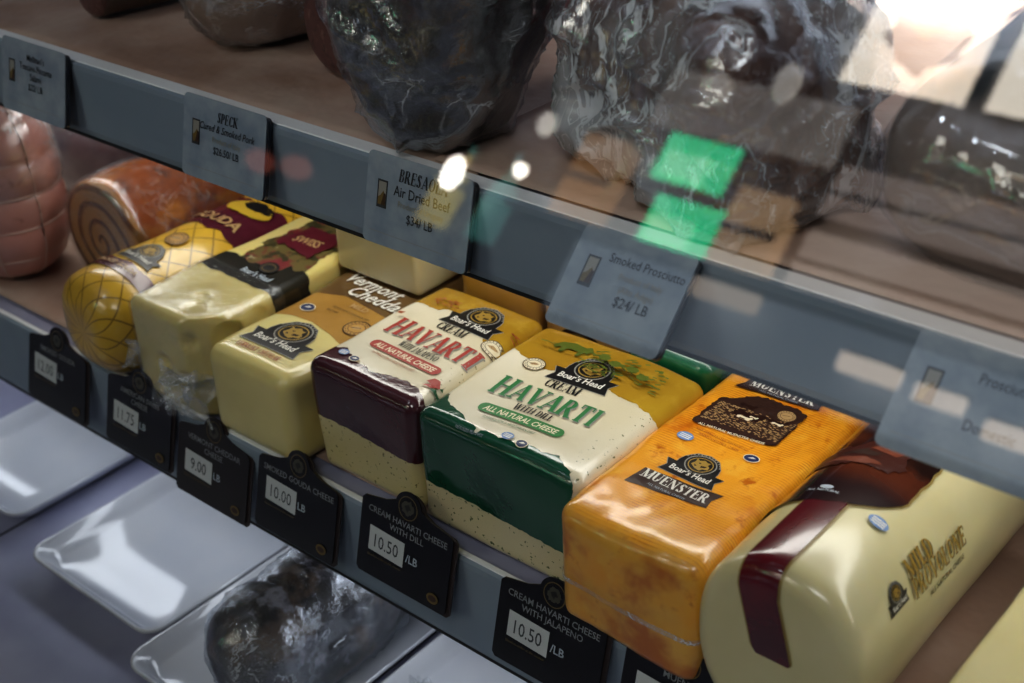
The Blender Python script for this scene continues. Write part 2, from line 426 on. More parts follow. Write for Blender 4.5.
# ================================================================== THE CASE
blue_steel = mat('painted_steel', '#8f9dab', .42, [(9, '#8493a3', .35, .65)], metal=.1)
lav_steel = mat('deck_enamel', '#a3a6bd', .4, [(14, '#9496b0', .3, .7)])
bright_steel = mat('lip_steel', '#f2f6fb', .25, metal=.05, bump=(40, .2, .001))
dark_gap = mat('gap_black', '#14171b', .6)
paper_m = mat('butcher_paper', '#a88c7e', .5, [(12, '#b8a498', .3, .7), (7, '#8f7263', .5, .75)], bump=(18, .6, .006))
back_m = mat('case_back', '#5e6066', .5, [(6, '#4a4c53', .3, .7)])
X0, X1 = -1.0, .62
def shelf_rail(name, label, yf, ztop, h, yb, lipw):
    t = thing(name, label, 'shelf', (0, yf, 0))
    v, f = box(X0, X1, .001, yb-yf, ztop-.012, ztop-.002); obj('shelf_board', v, f, lav_steel, t, smooth=False)
    # rail: bent steel strip with a rolled upper edge
    prof = [(.004, ztop-.002), (.0035, ztop+.0012), (.001, ztop+.002), (-.0015, ztop+.0008), (-.002, ztop-.002), (-.002, ztop-h+.004), (-.001, ztop-h), (.004, ztop-h), (.004, ztop-h+.003), (.0015, ztop-h+.004), (.0015, ztop-.004)]
    V = []; F = []; N = len(prof)
    for x in (X0, X1): V += [(x, a, b) for a, b in prof]
    for i in range(N): j = (i+1) % N; F.append([i, j, N+j, N+i])
    F += [list(range(N))[::-1], [N+i for i in range(N)]]
    obj('front_rail', V, F, blue_steel, t, smooth=False)
    v, f = box(X0, X1, .0005, lipw, ztop-.001, ztop+.0024); bevel(obj('rail_lip', v, f, bright_steel, t, smooth=False), .0006)
    v, f = box(X0, X1, -.0012, .012, ztop-h-.0022, ztop-h); obj('edge_gap_strip', v, f, dark_gap, t, smooth=False)  # solid dark strip painted in for the black gap below the rail
    return t
low = shelf_rail('display_shelf', 'blue-grey steel shelf carrying the row of cheeses, black price cards on its rail', -.002, 0.0, .057, .42, .004)
up = shelf_rail('display_shelf', 'blue-grey steel shelf holding wrapped cured meats, white name tags on its rail', .03, .188, .043, .44, .0100)
def plane_grid(x0, x1, y0, y1, nx, ny, f):
    V = [Vector((x0+(x1-x0)*i/nx, y0+(y1-y0)*j/ny, 0)) for i in range(nx+1) for j in range(ny+1)]
    V = [Vector((v.x, v.y, f(v.x, v.y))) for v in V]
    F = [[i*(ny+1)+j, (i+1)*(ny+1)+j, (i+1)*(ny+1)+j+1, i*(ny+1)+j+1] for i in range(nx) for j in range(ny)]
    return V, F
def paper(label, x0, x1, y0, y1, z, amp, seed):
    def f(x, y):
        e = min(1, (y-y0)/.01)
        return z+.0006+amp*(.5+.5*sgnoise(x*14+seed, y*14))*e + amp*1.0*max(0, 1-abs(sgnoise(x*7+seed, y*5, 2))*10)*e
    v, f = plane_grid(x0, x1, y0, y1, int((x1-x0)/.008), int((y1-y0)/.008), f)
    o = obj('butcher_paper', v, f, paper_m); tag(o, label, 'paper')
    s = o.modifiers.new('thickness', 'SOLIDIFY'); s.thickness = .0003; s.offset = 1
paper('brown liner paper under the row of cheeses', X0, X1, .014, .41, 0, .0010, 1)
paper('brown liner paper on the upper shelf under the salami and black wrapped meat', X0, -.004, .041, .43, .188, .0015, 5)
paper('brown liner paper on the upper shelf under the big cling-wrapped ham', -.03, X1, .041, .43, .1902, .0015, 9)

v, f = box(-1.1, .7, -.16, .47, -.185, -.165); struct(obj('floor', v, f, lav_steel, smooth=False))
seamv = join(box(-.418, -.416, -.16, .46, -.1651, -.1646), box(-.098, -.096, -.16, .46, -.1651, -.1646))
struct(obj('trim_1', *seamv, dark_gap, smooth=False))
v, f = box(-1.1, .7, .45, .47, -.185, .75); struct(obj('wall_back', v, f, back_m, smooth=False))
v, f = box(-1.12, -1.1, -.16, .47, -.185, .75); struct(obj('wall_left', v, f, back_m, smooth=False))
v, f = box(.7, .72, .0, .47, -.185, .75); struct(obj('wall_right', v, f, back_m, smooth=False))
v, f = box(-1.1, .7, .12, .47, .75, .77); struct(obj('ceiling', v, f, back_m, smooth=False))

# the slanted front glass
s = NT('case_glass')
tr = s.n('ShaderNodeBsdfTransparent'); tr.inputs[0].default_value = (.97, .985, .985, 1)
gs = s.n('ShaderNodeBsdfGlossy'); gs.inputs['Roughness'].default_value = .0
fr = s.n('ShaderNodeFresnel'); fr.inputs[0].default_value = 1.5
mx = s.n('ShaderNodeMixShader'); s.l(s.math('MULTIPLY', fr.outputs[0], 1.9), mx.inputs[0])
s.l(tr.outputs[0], mx.inputs[1]); s.l(gs.outputs[0], mx.inputs[2]); s.l(mx.outputs[0], s.out.inputs[0])
glass_m = s.m
gy = lambda z: -.14+z*math.tan(math.radians(25))
struct(obj('window_1', [(-1.1, gy(-.16), -.16), (.7, gy(-.16), -.16), (.7, gy(.62), .62), (-1.1, gy(.62), .62)], [[0, 1, 2, 3]], glass_m, smooth=False))

# ================================================================== CHEESES
cream_c = '#e6dcc0'
# ---- havarti blocks
def havarti(kind, label, x0, x1, y0, y1, h, lowc, film_c, film_c2, zl, yb, yg, L, text_y, title, pillname, seed, ink, fleck, hidden_logo=False):
    cx, cy = (x0+x1)/2, (y0+y1)/2
    t = thing('havarti_cheese_block', label, 'cheese', (cx*MM, cy*MM, .001))
    a, b, c = (x1-x0)/2*MM, (y1-y0)/2*MM, h/2*MM
    V, F = rbox(a, b, c, .0068, .0023)
    V = wob(V, .0016, 22, seed)
    V = [Vector((v.x*(1-.012*(1-v.z/(h*MM))), v.y, v.z-.0012*max(0, (abs(v.x)/a)**3)*(v.z/(h*MM)))) for v in V]
    def fl(s, col, p):
        n = s.noise(420, 2, .5, (1, 1, 1)); m = s.ramp(n, .65, .69)
        sx = s.n('ShaderNodeSeparateXYZ'); s.l(s.coord(), sx.inputs[0])
        msk = s.math('MAXIMUM', s.math('GREATER_THAN', sx.outputs[0], a*.72), s.math('LESS_THAN', sx.outputs[2], .034))
        return s.mix(s.math('MULTIPLY', m, msk), col, lin(fleck))
    cm = mat(kind+'_curd', lowc, .32, [(18, '#d9cda6', .4, .75)], sss=.15, coat=.5, coat_rough=.2, bump=(120, .12, .001), fn=fl)
    obj('cheese_body', V, F, cm, t)
    W = lambda v: (v.x*1000+cx, v.y*1000+cy, v.z*1000)
    def ff(v):
        x, y, z = W(v); n = 2.2*sgnoise(x, y, z, .22)+1.3*sgnoise(x, y, z, .6)
        return min(interp(yb, x)+n-y, z-interp(zl, x)-n*.5)
    fm = mat(kind+'_end_film', film_c, .16, [(16, film_c2, .35, .7)], coat=.6, bump=(38, .35, .003), sss=0)
    obj('end_film', *film(V, F, ff, .0003), fm, t, label=('dark green' if kind == 'dill' else 'dark purple')+' printed film over the front end')
    def wf(v):      # white printed area on the top
        x, y, z = W(v); n = 1.6*sgnoise(x, y, z+40, .25)
        return min(y-interp(yb, x)+2, interp(yg, x)+2-y, z-9-n)
    def fl2(s, col, p):
        m = s.ramp(s.noise(480, 2, .5), .66, .70)
        sx = s.n('ShaderNodeSeparateXYZ'); s.l(s.coord(), sx.inputs[0])
        side = s.math('MAXIMUM', s.ramp(sx.outputs[0], a*.72, a*.8), s.ramp(sx.outputs[2], h*MM*.9, h*MM*.8))
        return s.mix(s.math('MULTIPLY', m, s.math('MULTIPLY', side, .8)), col, lin(fleck))
    wm = mat(kind+'_white_film', '#e6dfca', .26, [(10, '#ddd3b6', .4, .7)], coat=.5, coat_rough=.15, bump=(30, .25, .003), fn=fl2)
    obj('printed_film', *film(V, F, wf, .00012), wm, t, label='off-white printed film')
    def gf(v):
        x, y, z = W(v); n = 2.0*sgnoise(x, y, z+9, .2)+1.2*sgnoise(x, y, z+9, .55)
        return min(y-interp(yg, x)-n, z-8)
    gm = mat(kind+'_gold_film', '#b9962f', .2, [(12, '#a9822a', .35, .7), (60, '#caa944', .5, .9)], coat=.5, bump=(34, .3, .003))
    obj('gold_film', *film(V, F, gf, .00025), gm, t, label='golden yellow printed film over the back end')
    p = Print(); ox, oy = L; q = Print()
    boar_logo(q, 28, 46, 36)
    q.add(serif('CREAM', 7.0, 24, 28.5, .72), INK['black'])
    cols = INK[ink]
    q.add([[(w_[0]+.5, w_[1]-.5) for w_ in tt] for tt in serif('HAVARTI', 14.6, 24.3, 9.8, .78, .0, grow=.14)], INK['grey'])
    q.add(serif('HAVARTI', 14.6, 24, 10, .78, .0, grow=.14), cols)
    q.add(serif(title, 5.2, 25, 2.6, .72 if len(title) < 10 else .56), INK['black'])
    pl = INK['pillgreen'] if ink == 'green' else INK['red']
    q.add(poly(rrect(-2, -6.8, 48, .6, 3.5)), pl)
    q.add(text('ALL NATURAL CHEESE', 5.6, 23, -5.1, bold=.02, shear=.15, sx=.76), INK['cream'])
    q.add(text('SUITABLE FOR A VEGETARIAN DIET', 2.7, 21, -11, bold=.005, shear=.15, sx=.72), INK['rust' if ink != 'green' else 'darkgreen'])
    ca, sa = math.cos(text_y), math.sin(text_y)
    for T_, m_ in q.lay: p.add([[(ox+w_[0]*ca-w_[1]*sa, oy+w_[0]*sa+w_[1]*ca) for w_ in tt] for tt in T_], m_)
    if kind == 'dill':
        seal(p, -4, 76, 6.3); badge(p, 28, 17.5, 2.6, 'blue'); badge(p, 37.5, 16.5, 2.6, 'navy')
        p.add(text('PASTEURIZED MILK CHEESE', 1.6, 8, 12, sx=.9), INK['cardgrey'])
        # a cow and farm drawn in olive lines
        cow = [(-8, 97), (-5, 102), (2, 104), (9, 103), (12, 105), (15, 102), (13, 98), (11, 99), (10, 94), (8, 94), (8, 98), (1, 98), (0, 93), (-2, 93), (-3, 98), (-6, 95)]
        p.add(poly(cow), INK['olive'])
        for k in range(80):
            x = 14+R.random()*46; y = 86+(x-14)*.03+R.random()*18; l = 1.2+R.random()*4.2; an = R.random()*.9-.3
            p.add(_seg((x, y), (x+l*math.cos(an), y+l*math.sin(an)), .7+R.random()*.5), INK['olive'])
        for k in range(22):
            x = -14+R.random()*30; y = 93+R.random()*2; p.add(_seg((x, y), (x+3, y+.3), .35), INK['olive'])
        for (xx, yy) in ((26, 97), (34, 95), (44, 96), (52, 93)):
            p.add(poly(ell(xx, yy, 3.5, 2.6, 10)), INK['olive'])
    else:
        seal(p, -33, 76, 6.3); badge(p, -92, 24.5, 2.6, 'blue'); badge(p, -82.5, 23, 2.6, 'navy')
        p.add(poly([(-38, 31), (-36, 35), (-33, 35.5), (-31, 32), (-33, 28), (-38, 27), (-34.5, 30)]), INK['red'])
        p.add(poly([(-31.5, 30), (-30.5, 34), (-28, 34.5), (-26.5, 31), (-29, 27.5), (-33, 27)]), INK['darkgreen'])
        p.add(text('PASTEURIZED MILK CHEESE', 1.6, -64, 19, sx=.9), INK['cardgrey'])
        for (x, y, w_) in ((-93, 96, 16), (-34, 90, 20)):
            for k in range(26):
                xx = x+R.random()*w_; yy = y-3+R.random()*7; p.add(_seg((xx, yy), (xx+2+R.random()*3, yy-1.5+R.random()*3), .55), INK['rust'])
        p.add(poly([(-97, 72), (-93, 73), (-94, 70), (-97, 70)]), INK['rust'])
    p.drape('printed_label', t, (V, F), (-cx, -cy, h), (1, 0, 0), (0, 1, 0), L=2.6, off=.42, step=.03, label='title print reading Cream Havarti')
    return t
havarti('dill', 'cream havarti with dill: green front film, green title, white block', -28, 75.5, 10, 117, 69, '#ddd2ac', '#1d5640', '#174a38', [(-24, 27), (82, 22)],
        [(-24, 32), (-17, 24), (-6, 21), (11, 14), (26, 15), (42, 18), (57, 20), (66, 15), (72, 11), (77, 4)], [(-24, 84), (-18, 82), (-5, 76), (6, 77), (13, 85), (45, 77), (63, 76), (84, 72)],
        (0, 34), .07, 'WITH DILL', 'green', 3, 'green', '#4a5a30')
havarti('jalapeno', 'cream havarti with jalapeno: purple front film, red title, white block', -106, -29, 10, 117, 69.5, '#d5c894', '#4d2830', '#3d1d26', [(-104, 36), (-26, 31)],
        [(-104, 28), (-94, 28), (-83, 23), (-69, 21), (-54, 25), (-39, 24), (-27, 19)], [(-104, 90), (-86, 88), (-78, 92), (-38, 77), (-26, 74)],
        (-86, 44.5), -.02, 'WITH JALAPEÑO', 'red', 8, 'red', '#6e6a3a')

# ---- vermont cheddar
def cheddar():
    x0, x1, y0, y1, h = -181, -110, -3, 190, 57
    cx, cy = (x0+x1)/2, (y0+y1)/2
    t = thing('cheddar_cheese_block', 'pale yellow cheddar block with black emblem and tan label, between swiss and purple block', 'cheese', (cx*MM, cy*MM, .0015))
    V, F = rbox((x1-x0)/2*MM, (y1-y0)/2*MM, h/2*MM, .009, .0028)
    V = wob(V, .0022, 18, 12)
    m = mat('cheddar', '#e2d390', .3, [(14, '#cfc184', .35, .7)], sss=.2, coat=.6, coat_rough=.12, bump=(22, .25, .004))
    obj('cheese_body', V, F, m, t)
    tanm = mat('tan_film', '#b38a45', .3, [(20, '#a57d3a', .4, .7)], coat=.4)
    brm = mat('brown_film', '#6f5636', .28, [(20, '#5f482c', .4, .7)], coat=.4)
    e1 = [(-178, 45), (-165, 51), (-150, 52), (-130, 48), (-110, 41)]; e2 = [(-178, 76), (-155, 84), (-135, 82), (-110, 79)]
    obj('tan_label', *film(V, F, lambda v: min(v.y*1000+cy-interp(e1, v.x*1000+cx), interp(e2, v.x*1000+cx)+3-(v.y*1000+cy), v.z*1000-22), .0002), tanm, t, label='tan paper label band')
    obj('brown_label', *film(V, F, lambda v: min(v.y*1000+cy-interp(e2, v.x*1000+cx), v.z*1000-20), .0003), brm, t, label='brown label end')
    p = Print(); boar_logo(p, -147.5, 28, 44)
    p.add(serif('VERMONT CHEDDAR', 4.6, -148, 8.5, .66), INK['rust'])
    badge(p, -164, 62, 4.2, 'navy'); seal(p, -122, 61, 8.5, 'brown', 'tan')
    p.add(text('MILD', 6, -137, 76, sx=1, bold=.02), INK['pale'])
    p.add(text('TREATED WITH A VEGETARIAN DIET', 2.2, -137, 70, sx=.8), INK['brown']).add(text('RBST FREE', 2.2, -148, 66, sx=.9), INK['brown'])
    p.add(text('Vermont', 15, -147, 97, shear=.35, bold=.015, sx=.8), INK['white']).add(text('Cheddar', 15, -134, 86, shear=.35, bold=.015, sx=.85), INK['white'])
    p.drape('printed_label', t, (V, F), (-cx, -cy, h), (1, 0, 0), (0, 1, 0), L=3, off=.5, step=.03, label='black emblem with brown cheddar lettering')
cheddar()
V, F = rbox(.0345, .035, .028, .004, .004); V = wob(V, .0012, 20, 4)
t = thing('cheddar_cheese_block', 'plain white-yellow cut cheese block lying on top of the cheddar block', 'cheese', (-.1495, .140, .0600))
pale_ched = mat('pale_cheddar', '#dfd6ae', .4, [(30, '#d6cb9c', .4, .7)], sss=.25, coat=.3, bump=(90, .15, .001))
obj('cheese_body', V, F, pale_ched, t)
obj('cling_wrap', *film(V, F, lambda v: v.z-.002, .0006), plastic('wrap_smooth', .05, 40, .25, gl=.12), t)

# ---- swiss
def swiss():
    x0, x1, y0, y1, h = -252, -183, -2, 205, 65
    cx, cy = (x0+x1)/2, (y0+y1)/2
    t = thing('swiss_cheese_block', 'pale swiss cheese block with round holes, cling-wrapped, black and red label band', 'cheese', (cx*MM, cy*MM, .0015))
    V, F = rbox((x1-x0)/2*MM, (y1-y0)/2*MM, h/2*MM, .006, .0024)
    V = wob(V, .0025, 20, 21)
    dents = [((-205, 12, 65), 7.5, 5), ((-183, 18, 52), 9, 8), ((-196, -2, 50), 7, 4), ((-183, 40, 55), 6, 4), ((-212, 22, 66), 6.5, 4), ((-183, 4, 34), 6, 4), ((-225, -2, 28), 6, 3), ((-240, 10, 65), 4, 1.5), ((-205, -2, 20), 7, 4)]
    O = []
    for v in V:
        w = Vector((v.x*1000+cx, v.y*1000+cy, v.z*1000)); c = Vector((cx, cy, h/2))
        cut = max(0, (w.x+183)+(-(w.y-2))*.9+16)                   # worn front corner
        if cut > 0: w += Vector((-.45, .45, 0))*cut
        for (d, r_, k) in dents:
            dv = Vector(d); q = (w-dv).length/r_
            if q < 1: w += (c-dv).normalized()*k*(1-q*q)**.6
        O.append(Vector(((w.x-cx)*MM, (w.y-cy)*MM, w.z*MM)))
    V = O
    m = mat('swiss', '#e6d48a', .3, [(16, '#d2c283', .35, .7)], sss=.3, coat=.6, coat_rough=.1, bump=(30, .2, .003))
    obj('cheese_body', V, F, m, t)
    W = lambda v: (v.x*1000+cx, v.y*1000+cy, v.z*1000)
    bm = mat('black_band', '#26251f', .25, [(60, '#3a382c', .5, .8)], coat=.5)
    def bf(v):
        x, y, z = W(v); n = 4*sgnoise(x, y, z, .12)
        return min(y-(52+n*.5), 72+n-y + (8 if x > -200 else 0), z-15)
    obj('black_band', *film(V, F, bf, .0003), bm, t, label='black label band')
    pm = mat('farm_print', '#6b5f38', .3, [(60, '#7a2f33', .45, .6), (90, '#3c3a24', .52, .6), (140, '#a59a76', .62, .72)], coat=.4)
    def pf(v):
        x, y, z = W(v); n = 5*sgnoise(x, y, z, .1)+2*sgnoise(x, y, z, .5)
        return min(y-66, x-(-236+n), -189+n-x, z-55)
    obj('picture_label', *film(V, F, pf, .0002), pm, t, label='red and olive farm picture label')
    p = Print(); p.add(text("Boar's Head", 7, -208, 60, bold=.02, shear=.1, sx=.75), INK['cardgrey']).add(poly(ell(-208, 72, 7, 6)), INK['black']).add(ring2(-208, 72, 5, 4, .6), INK['dimgold'])
    p.add(poly(rough_poly([(-232, 98), (-196, 92), (-193, 122), (-228, 126)], 3, 3)), INK['maroon'])
    p.add(text('SWISS', 11, -212, 104, bold=.02, sx=.8), INK['pale'])
    p.drape('printed_label', t, (V, F), (-cx, -cy, h), (1, 0, 0), (0, 1, 0), L=3, off=.9, step=.06)
    obj('cling_wrap', *film(V, F, lambda v: min(W(v)[1]*-1+60, 1), .0016), plastic('wrap_thin', .06, 45, .5, gl=.2), t)
    # crumpled film bunched at the lower front corner
    def crumple(c, sx_, sy_, sz_, n, seed):
        V = []; F = []
        for i in range(n+1):
            for j in range(n+1):
                u, w = i/n*2-1, j/n*2-1
                p_ = Vector((u*sx_, 0, w*sz_)); q = p_*90+Vector((seed, seed, 0))
                d = Vector((noise.noise(q), noise.noise(q+Vector((5, 3, 1)))*1.6, noise.noise(q+Vector((1, 8, 3)))))
                e = 1-.35*abs(noise.noise(Vector((math.atan2(w, u)*2, seed, 0))))*max(abs(u), abs(w))
                V.append(Vector(c)+p_*e+d*sy_)
        for i in range(n):
            for j in range(n): F.append([i*(n+1)+j, (i+1)*(n+1)+j, (i+1)*(n+1)+j+1, i*(n+1)+j+1])
        return V, F
    a = crumple((.019, -.109, .020), .017, .010, .020, 30, 2); b = crumple((-.034, -.108, .027), .008, .008, .010, 18, 6); c = crumple((.034, -.088, .014), .006, .009, .016, 20, 9)
    cw = plastic('wrap_crumple', .9, 120, 1.0, gl=.5, rough=.2)
    for piece in (a, b, c): obj('crumpled_wrap', *piece, cw, t, label='bunched clear film at the front corner', smooth=False)
swiss()

# ---- netted gouda
def gouda():
    t = thing('gouda_cheese_loaf', 'rounded yellow cheese loaf printed with a brown diamond net, left of the swiss', 'cheese', (-.290, .072, .001), 0)
    V, F = log_y(.0345, .032, -.085, .115, .022, 56, .004, 2.6)
    V = wob(V, .003, 22, 31)
    def net(s, col, p):
        sx = s.n('ShaderNodeSeparateXYZ'); s.l(s.coord(), sx.inputs[0])
        ang = s.math('ARCTAN2', sx.outputs[0], s.math('SUBTRACT', sx.outputs[2], .032))
        u = s.math('MULTIPLY', ang, 1.9); w = s.math('MULTIPLY', sx.outputs[1], 58)
        def ln(q): return s.ramp(s.math('ABSOLUTE', s.math('SUBTRACT', s.math('FRACT', q), .5)), .055, .02)
        l = s.math('MAXIMUM', ln(s.math('ADD', u, w)), ln(s.math('SUBTRACT', u, w)))
        l = s.math('MULTIPLY', l, .75)
        return s.mix(l, col, lin('#5a3f1c'))
    m = mat('netted_rind', '#d8b03c', .28, [(16, '#bd9337', .4, .7), (30, '#d9bf72', .6, .8)], coat=.6, coat_rough=.15, bump=(26, .35, .004), fn=net)
    obj('cheese_body', V, F, m, t)
    mm = mat('maroon_band', '#5c2433', .25, [(30, '#4d1c2a', .4, .7)], coat=.5)
    obj('maroon_band', *film(V, F, lambda v: min(v.y*1000+57, -45-v.y*1000+2*sgnoise(v.x*1000, 0, 0, .1), v.z*1000-45), .0006), mm, t, label='maroon band')
    obj('maroon_label', *film(V, F, lambda v: min(v.y*1000-15+4*sgnoise(v.x*1000, 1, 0, .1), 62-v.y*1000+5*sgnoise(v.x*1000, 5, 0, .1), v.z*1000-44), .0006), mm, t, label='maroon label')
    p = Print(); boar_logo(p, 2, -34, 30); seal(p, 3, -8, 8, 'brown', 'tan')
    p.add(text('SMOKED GOUDA', 5.5, 0, -53, bold=.02, sx=.8), INK['pale'])
    p.add(text('GOUDA', 13, 0, 22, bold=.02, sx=.9), INK['pale']).add(poly(rough_poly(ell(4, 50, 18, 10, 18), 2, 3)), INK['yellow'])
    p.add(poly(rough_poly(ell(8, 55, 12, 6, 14), 2, 3)), INK['black'])
    p.drape('printed_label', t, (V, F), (0, 0, 64), (1, 0, 0), (0, 1, 0), L=4, off=.9, step=.06)
gouda()

# ---- muenster
def muenster():
    x0, x1, y0, y1, h = 75.0, 153.5, -8, 188, 66
    cx, cy = (x0+x1)/2, (y0+y1)/2
    t = thing('muenster_cheese_loaf', 'long orange muenster loaf with dark brown labels and a cow picture', 'cheese', (cx*MM, cy*MM, .001))
    V, F = rbox((x1-x0)/2*MM, (y1-y0)/2*MM, h/2*MM, .008, .0028)
    V = wob(V, .0022, 20, 41); V = wob(V, .0004, 120, 5)
    def rind(s, col, p):
        sx = s.n('ShaderNodeSeparateXYZ'); s.l(s.coord(), sx.inputs[0])
        rows = s.math('SINE', s.math('MULTIPLY', sx.outputs[1], 3600)); cols = s.math('SINE', s.math('MULTIPLY', sx.outputs[0], 3000))
        nz = s.noise(260, 3, .6, (1, .35, 1)); weave = s.ramp(s.math('MULTIPLY', s.math('ADD', rows, 1.2), nz), .5, 1.2)
        top = s.ramp(sx.outputs[2], .058, .066)
        topmid = s.math('MULTIPLY', top, s.ramp(s.noise(14, 3), .35, .6))
        c = s.mix(s.math('MULTIPLY', weave, s.math('MULTIPLY', topmid, .75)), col, lin('#c06a14'))
        edge = s.math('MULTIPLY', s.ramp(sx.outputs[1], -.070, -.093), s.ramp(s.noise(30, 4), .3, .62))
        c = s.mix(s.math('MULTIPLY', edge, .75), c, lin('#e2b153'))
        redn = s.math('MULTIPLY', s.ramp(s.noise(22, 4, .6, loc=(3, 3, 3)), .5, .66), s.math('SUBTRACT', 1, top))
        c = s.mix(s.math('MULTIPLY', redn, .8), c, lin('#b4570e'))
        b = s.bump(s.math('MULTIPLY', s.math('ADD', rows, cols), top), .05, .0003)
        s.l(b, p.inputs['Normal']); p.inputs['Roughness'].default_value = .25
        return c
    m = mat('muenster_rind', '#eea52c', .28, [(24, '#cf7410', .48, .66), (60, '#f3b640', .5, .7), (110, '#bf680f', .58, .72)], coat=.7, coat_rough=.12, sss=.05, fn=rind)
    obj('cheese_body', V, F, m, t)
    seamm = plastic('film_seam', .7, 60, .3, gl=.2)
    obj('film_seam', *film(V, F, lambda v: min(.0016-abs(v.z-.027-.05*(v.x)*.1), -v.y-.05), .0008), seamm, t, label='milky seam of the clear film')
    p = Print()
    br = INK['brown']
    p.add(poly([(90, 26), (131, 31), (130, 36.5), (132.5, 43), (92, 40), (91, 33)]), br)
    boar_logo(p, 111, 51.5, 29)
    p.add(serif('MUENSTER', 6.6, 111, 33.3, .86), INK['white']).add(text('ALL NATURAL CHEESE', 2.2, 110, 29.6, sx=.9), INK['cardgrey'])
    badge(p, 93, 71, 3.3, 'blue'); badge(p, 127, 75, 3.3, 'navy')
    p.add(text('KEEP REFRIGERATED  PASTEURIZED', 1.8, 108, 79, sx=1), INK['rust']).add(text('INGREDIENTS MILK CHEESE', 1.8, 108, 76, sx=1), INK['rust'])
    # brown picture: cows lying in a meadow
    p.add(poly(rough_poly([(88, 83), (130, 90), (130, 121), (124, 124), (116, 122), (110, 123), (100, 119), (94, 112), (88, 109)], 1.4, 1.6, 4)), br)
    gr = []
    for k in range(520):
        x = 89.5+R.random()*39; y = 88+(x-88)*.13+R.random()*18; gr += _seg((x, y), (x+.8+R.random()*.6, y+.1), .35)
    p.add(gr, INK['pale'])
    cow = lambda ox, oy, k: [(ox+q[0]*k, oy+q[1]*k) for q in [(-6, 0), (-7, 2.5), (-5, 4.6), (0, 4.4), (4, 5), (5.5, 7), (7.5, 6.4), (7, 4), (6, 3), (5.5, .3), (2, .2), (1.6, 1.8), (-3, 1.6), (-3.6, 0)]]
    p.add(poly(cow(107, 101, 1.1))+poly(cow(121, 106, .7))+poly(cow(103, 109, .6)), INK['deep'])
    p.add(poly(cow(106.5, 99.6, .55))+poly(cow(110, 103.4, .3))+poly(cow(121.5, 105.6, .4)), INK['cream'])
    p.add(text('ALL NATURAL MUENSTER CHEESE', 2.6, 109, 85.3, bold=.015, rot=.16, sx=.85), INK['cream'])
    seal(p, 122, 115, 5, 'brown', 'pale')
    p.add(poly([(88, 121.5), (132, 127.5), (131, 132), (132.5, 137), (92, 134), (91, 127)]), br)
    p.add(serif('MUENSTER', 6.4, 111, 127.6, .86, rot=.1), INK['white']).add(text('ALL NATURAL CHEESE', 2, 111, 125.4, rot=.12), INK['cardgrey'])
    p.drape('printed_label', t, (V, F), (-cx, -cy, h), (1, 0, 0), (0, 1, 0), L=4, off=.22, step=.03, label='dark brown labels with cow picture')
    p = Print(); p.add(poly([(22, 38), (78, 38), (78, 54), (22, 54)]), br).add(serif('MUENSTER', 7.5, 56, 42, .82), INK['white'])
    p.add(ring2(30, 46, 5, 5, .8), INK['dimgold']).add(poly(ell(30, 46, 2.6, 2.6, 10)), INK['dimgold'])
    p.drape('side_label', t, (V, F), (x1-cx, -cy, 3), (0, 1, 0), (0, 0, 1), L=4, off=.6, step=.06, label='dark brown side label')
muenster()

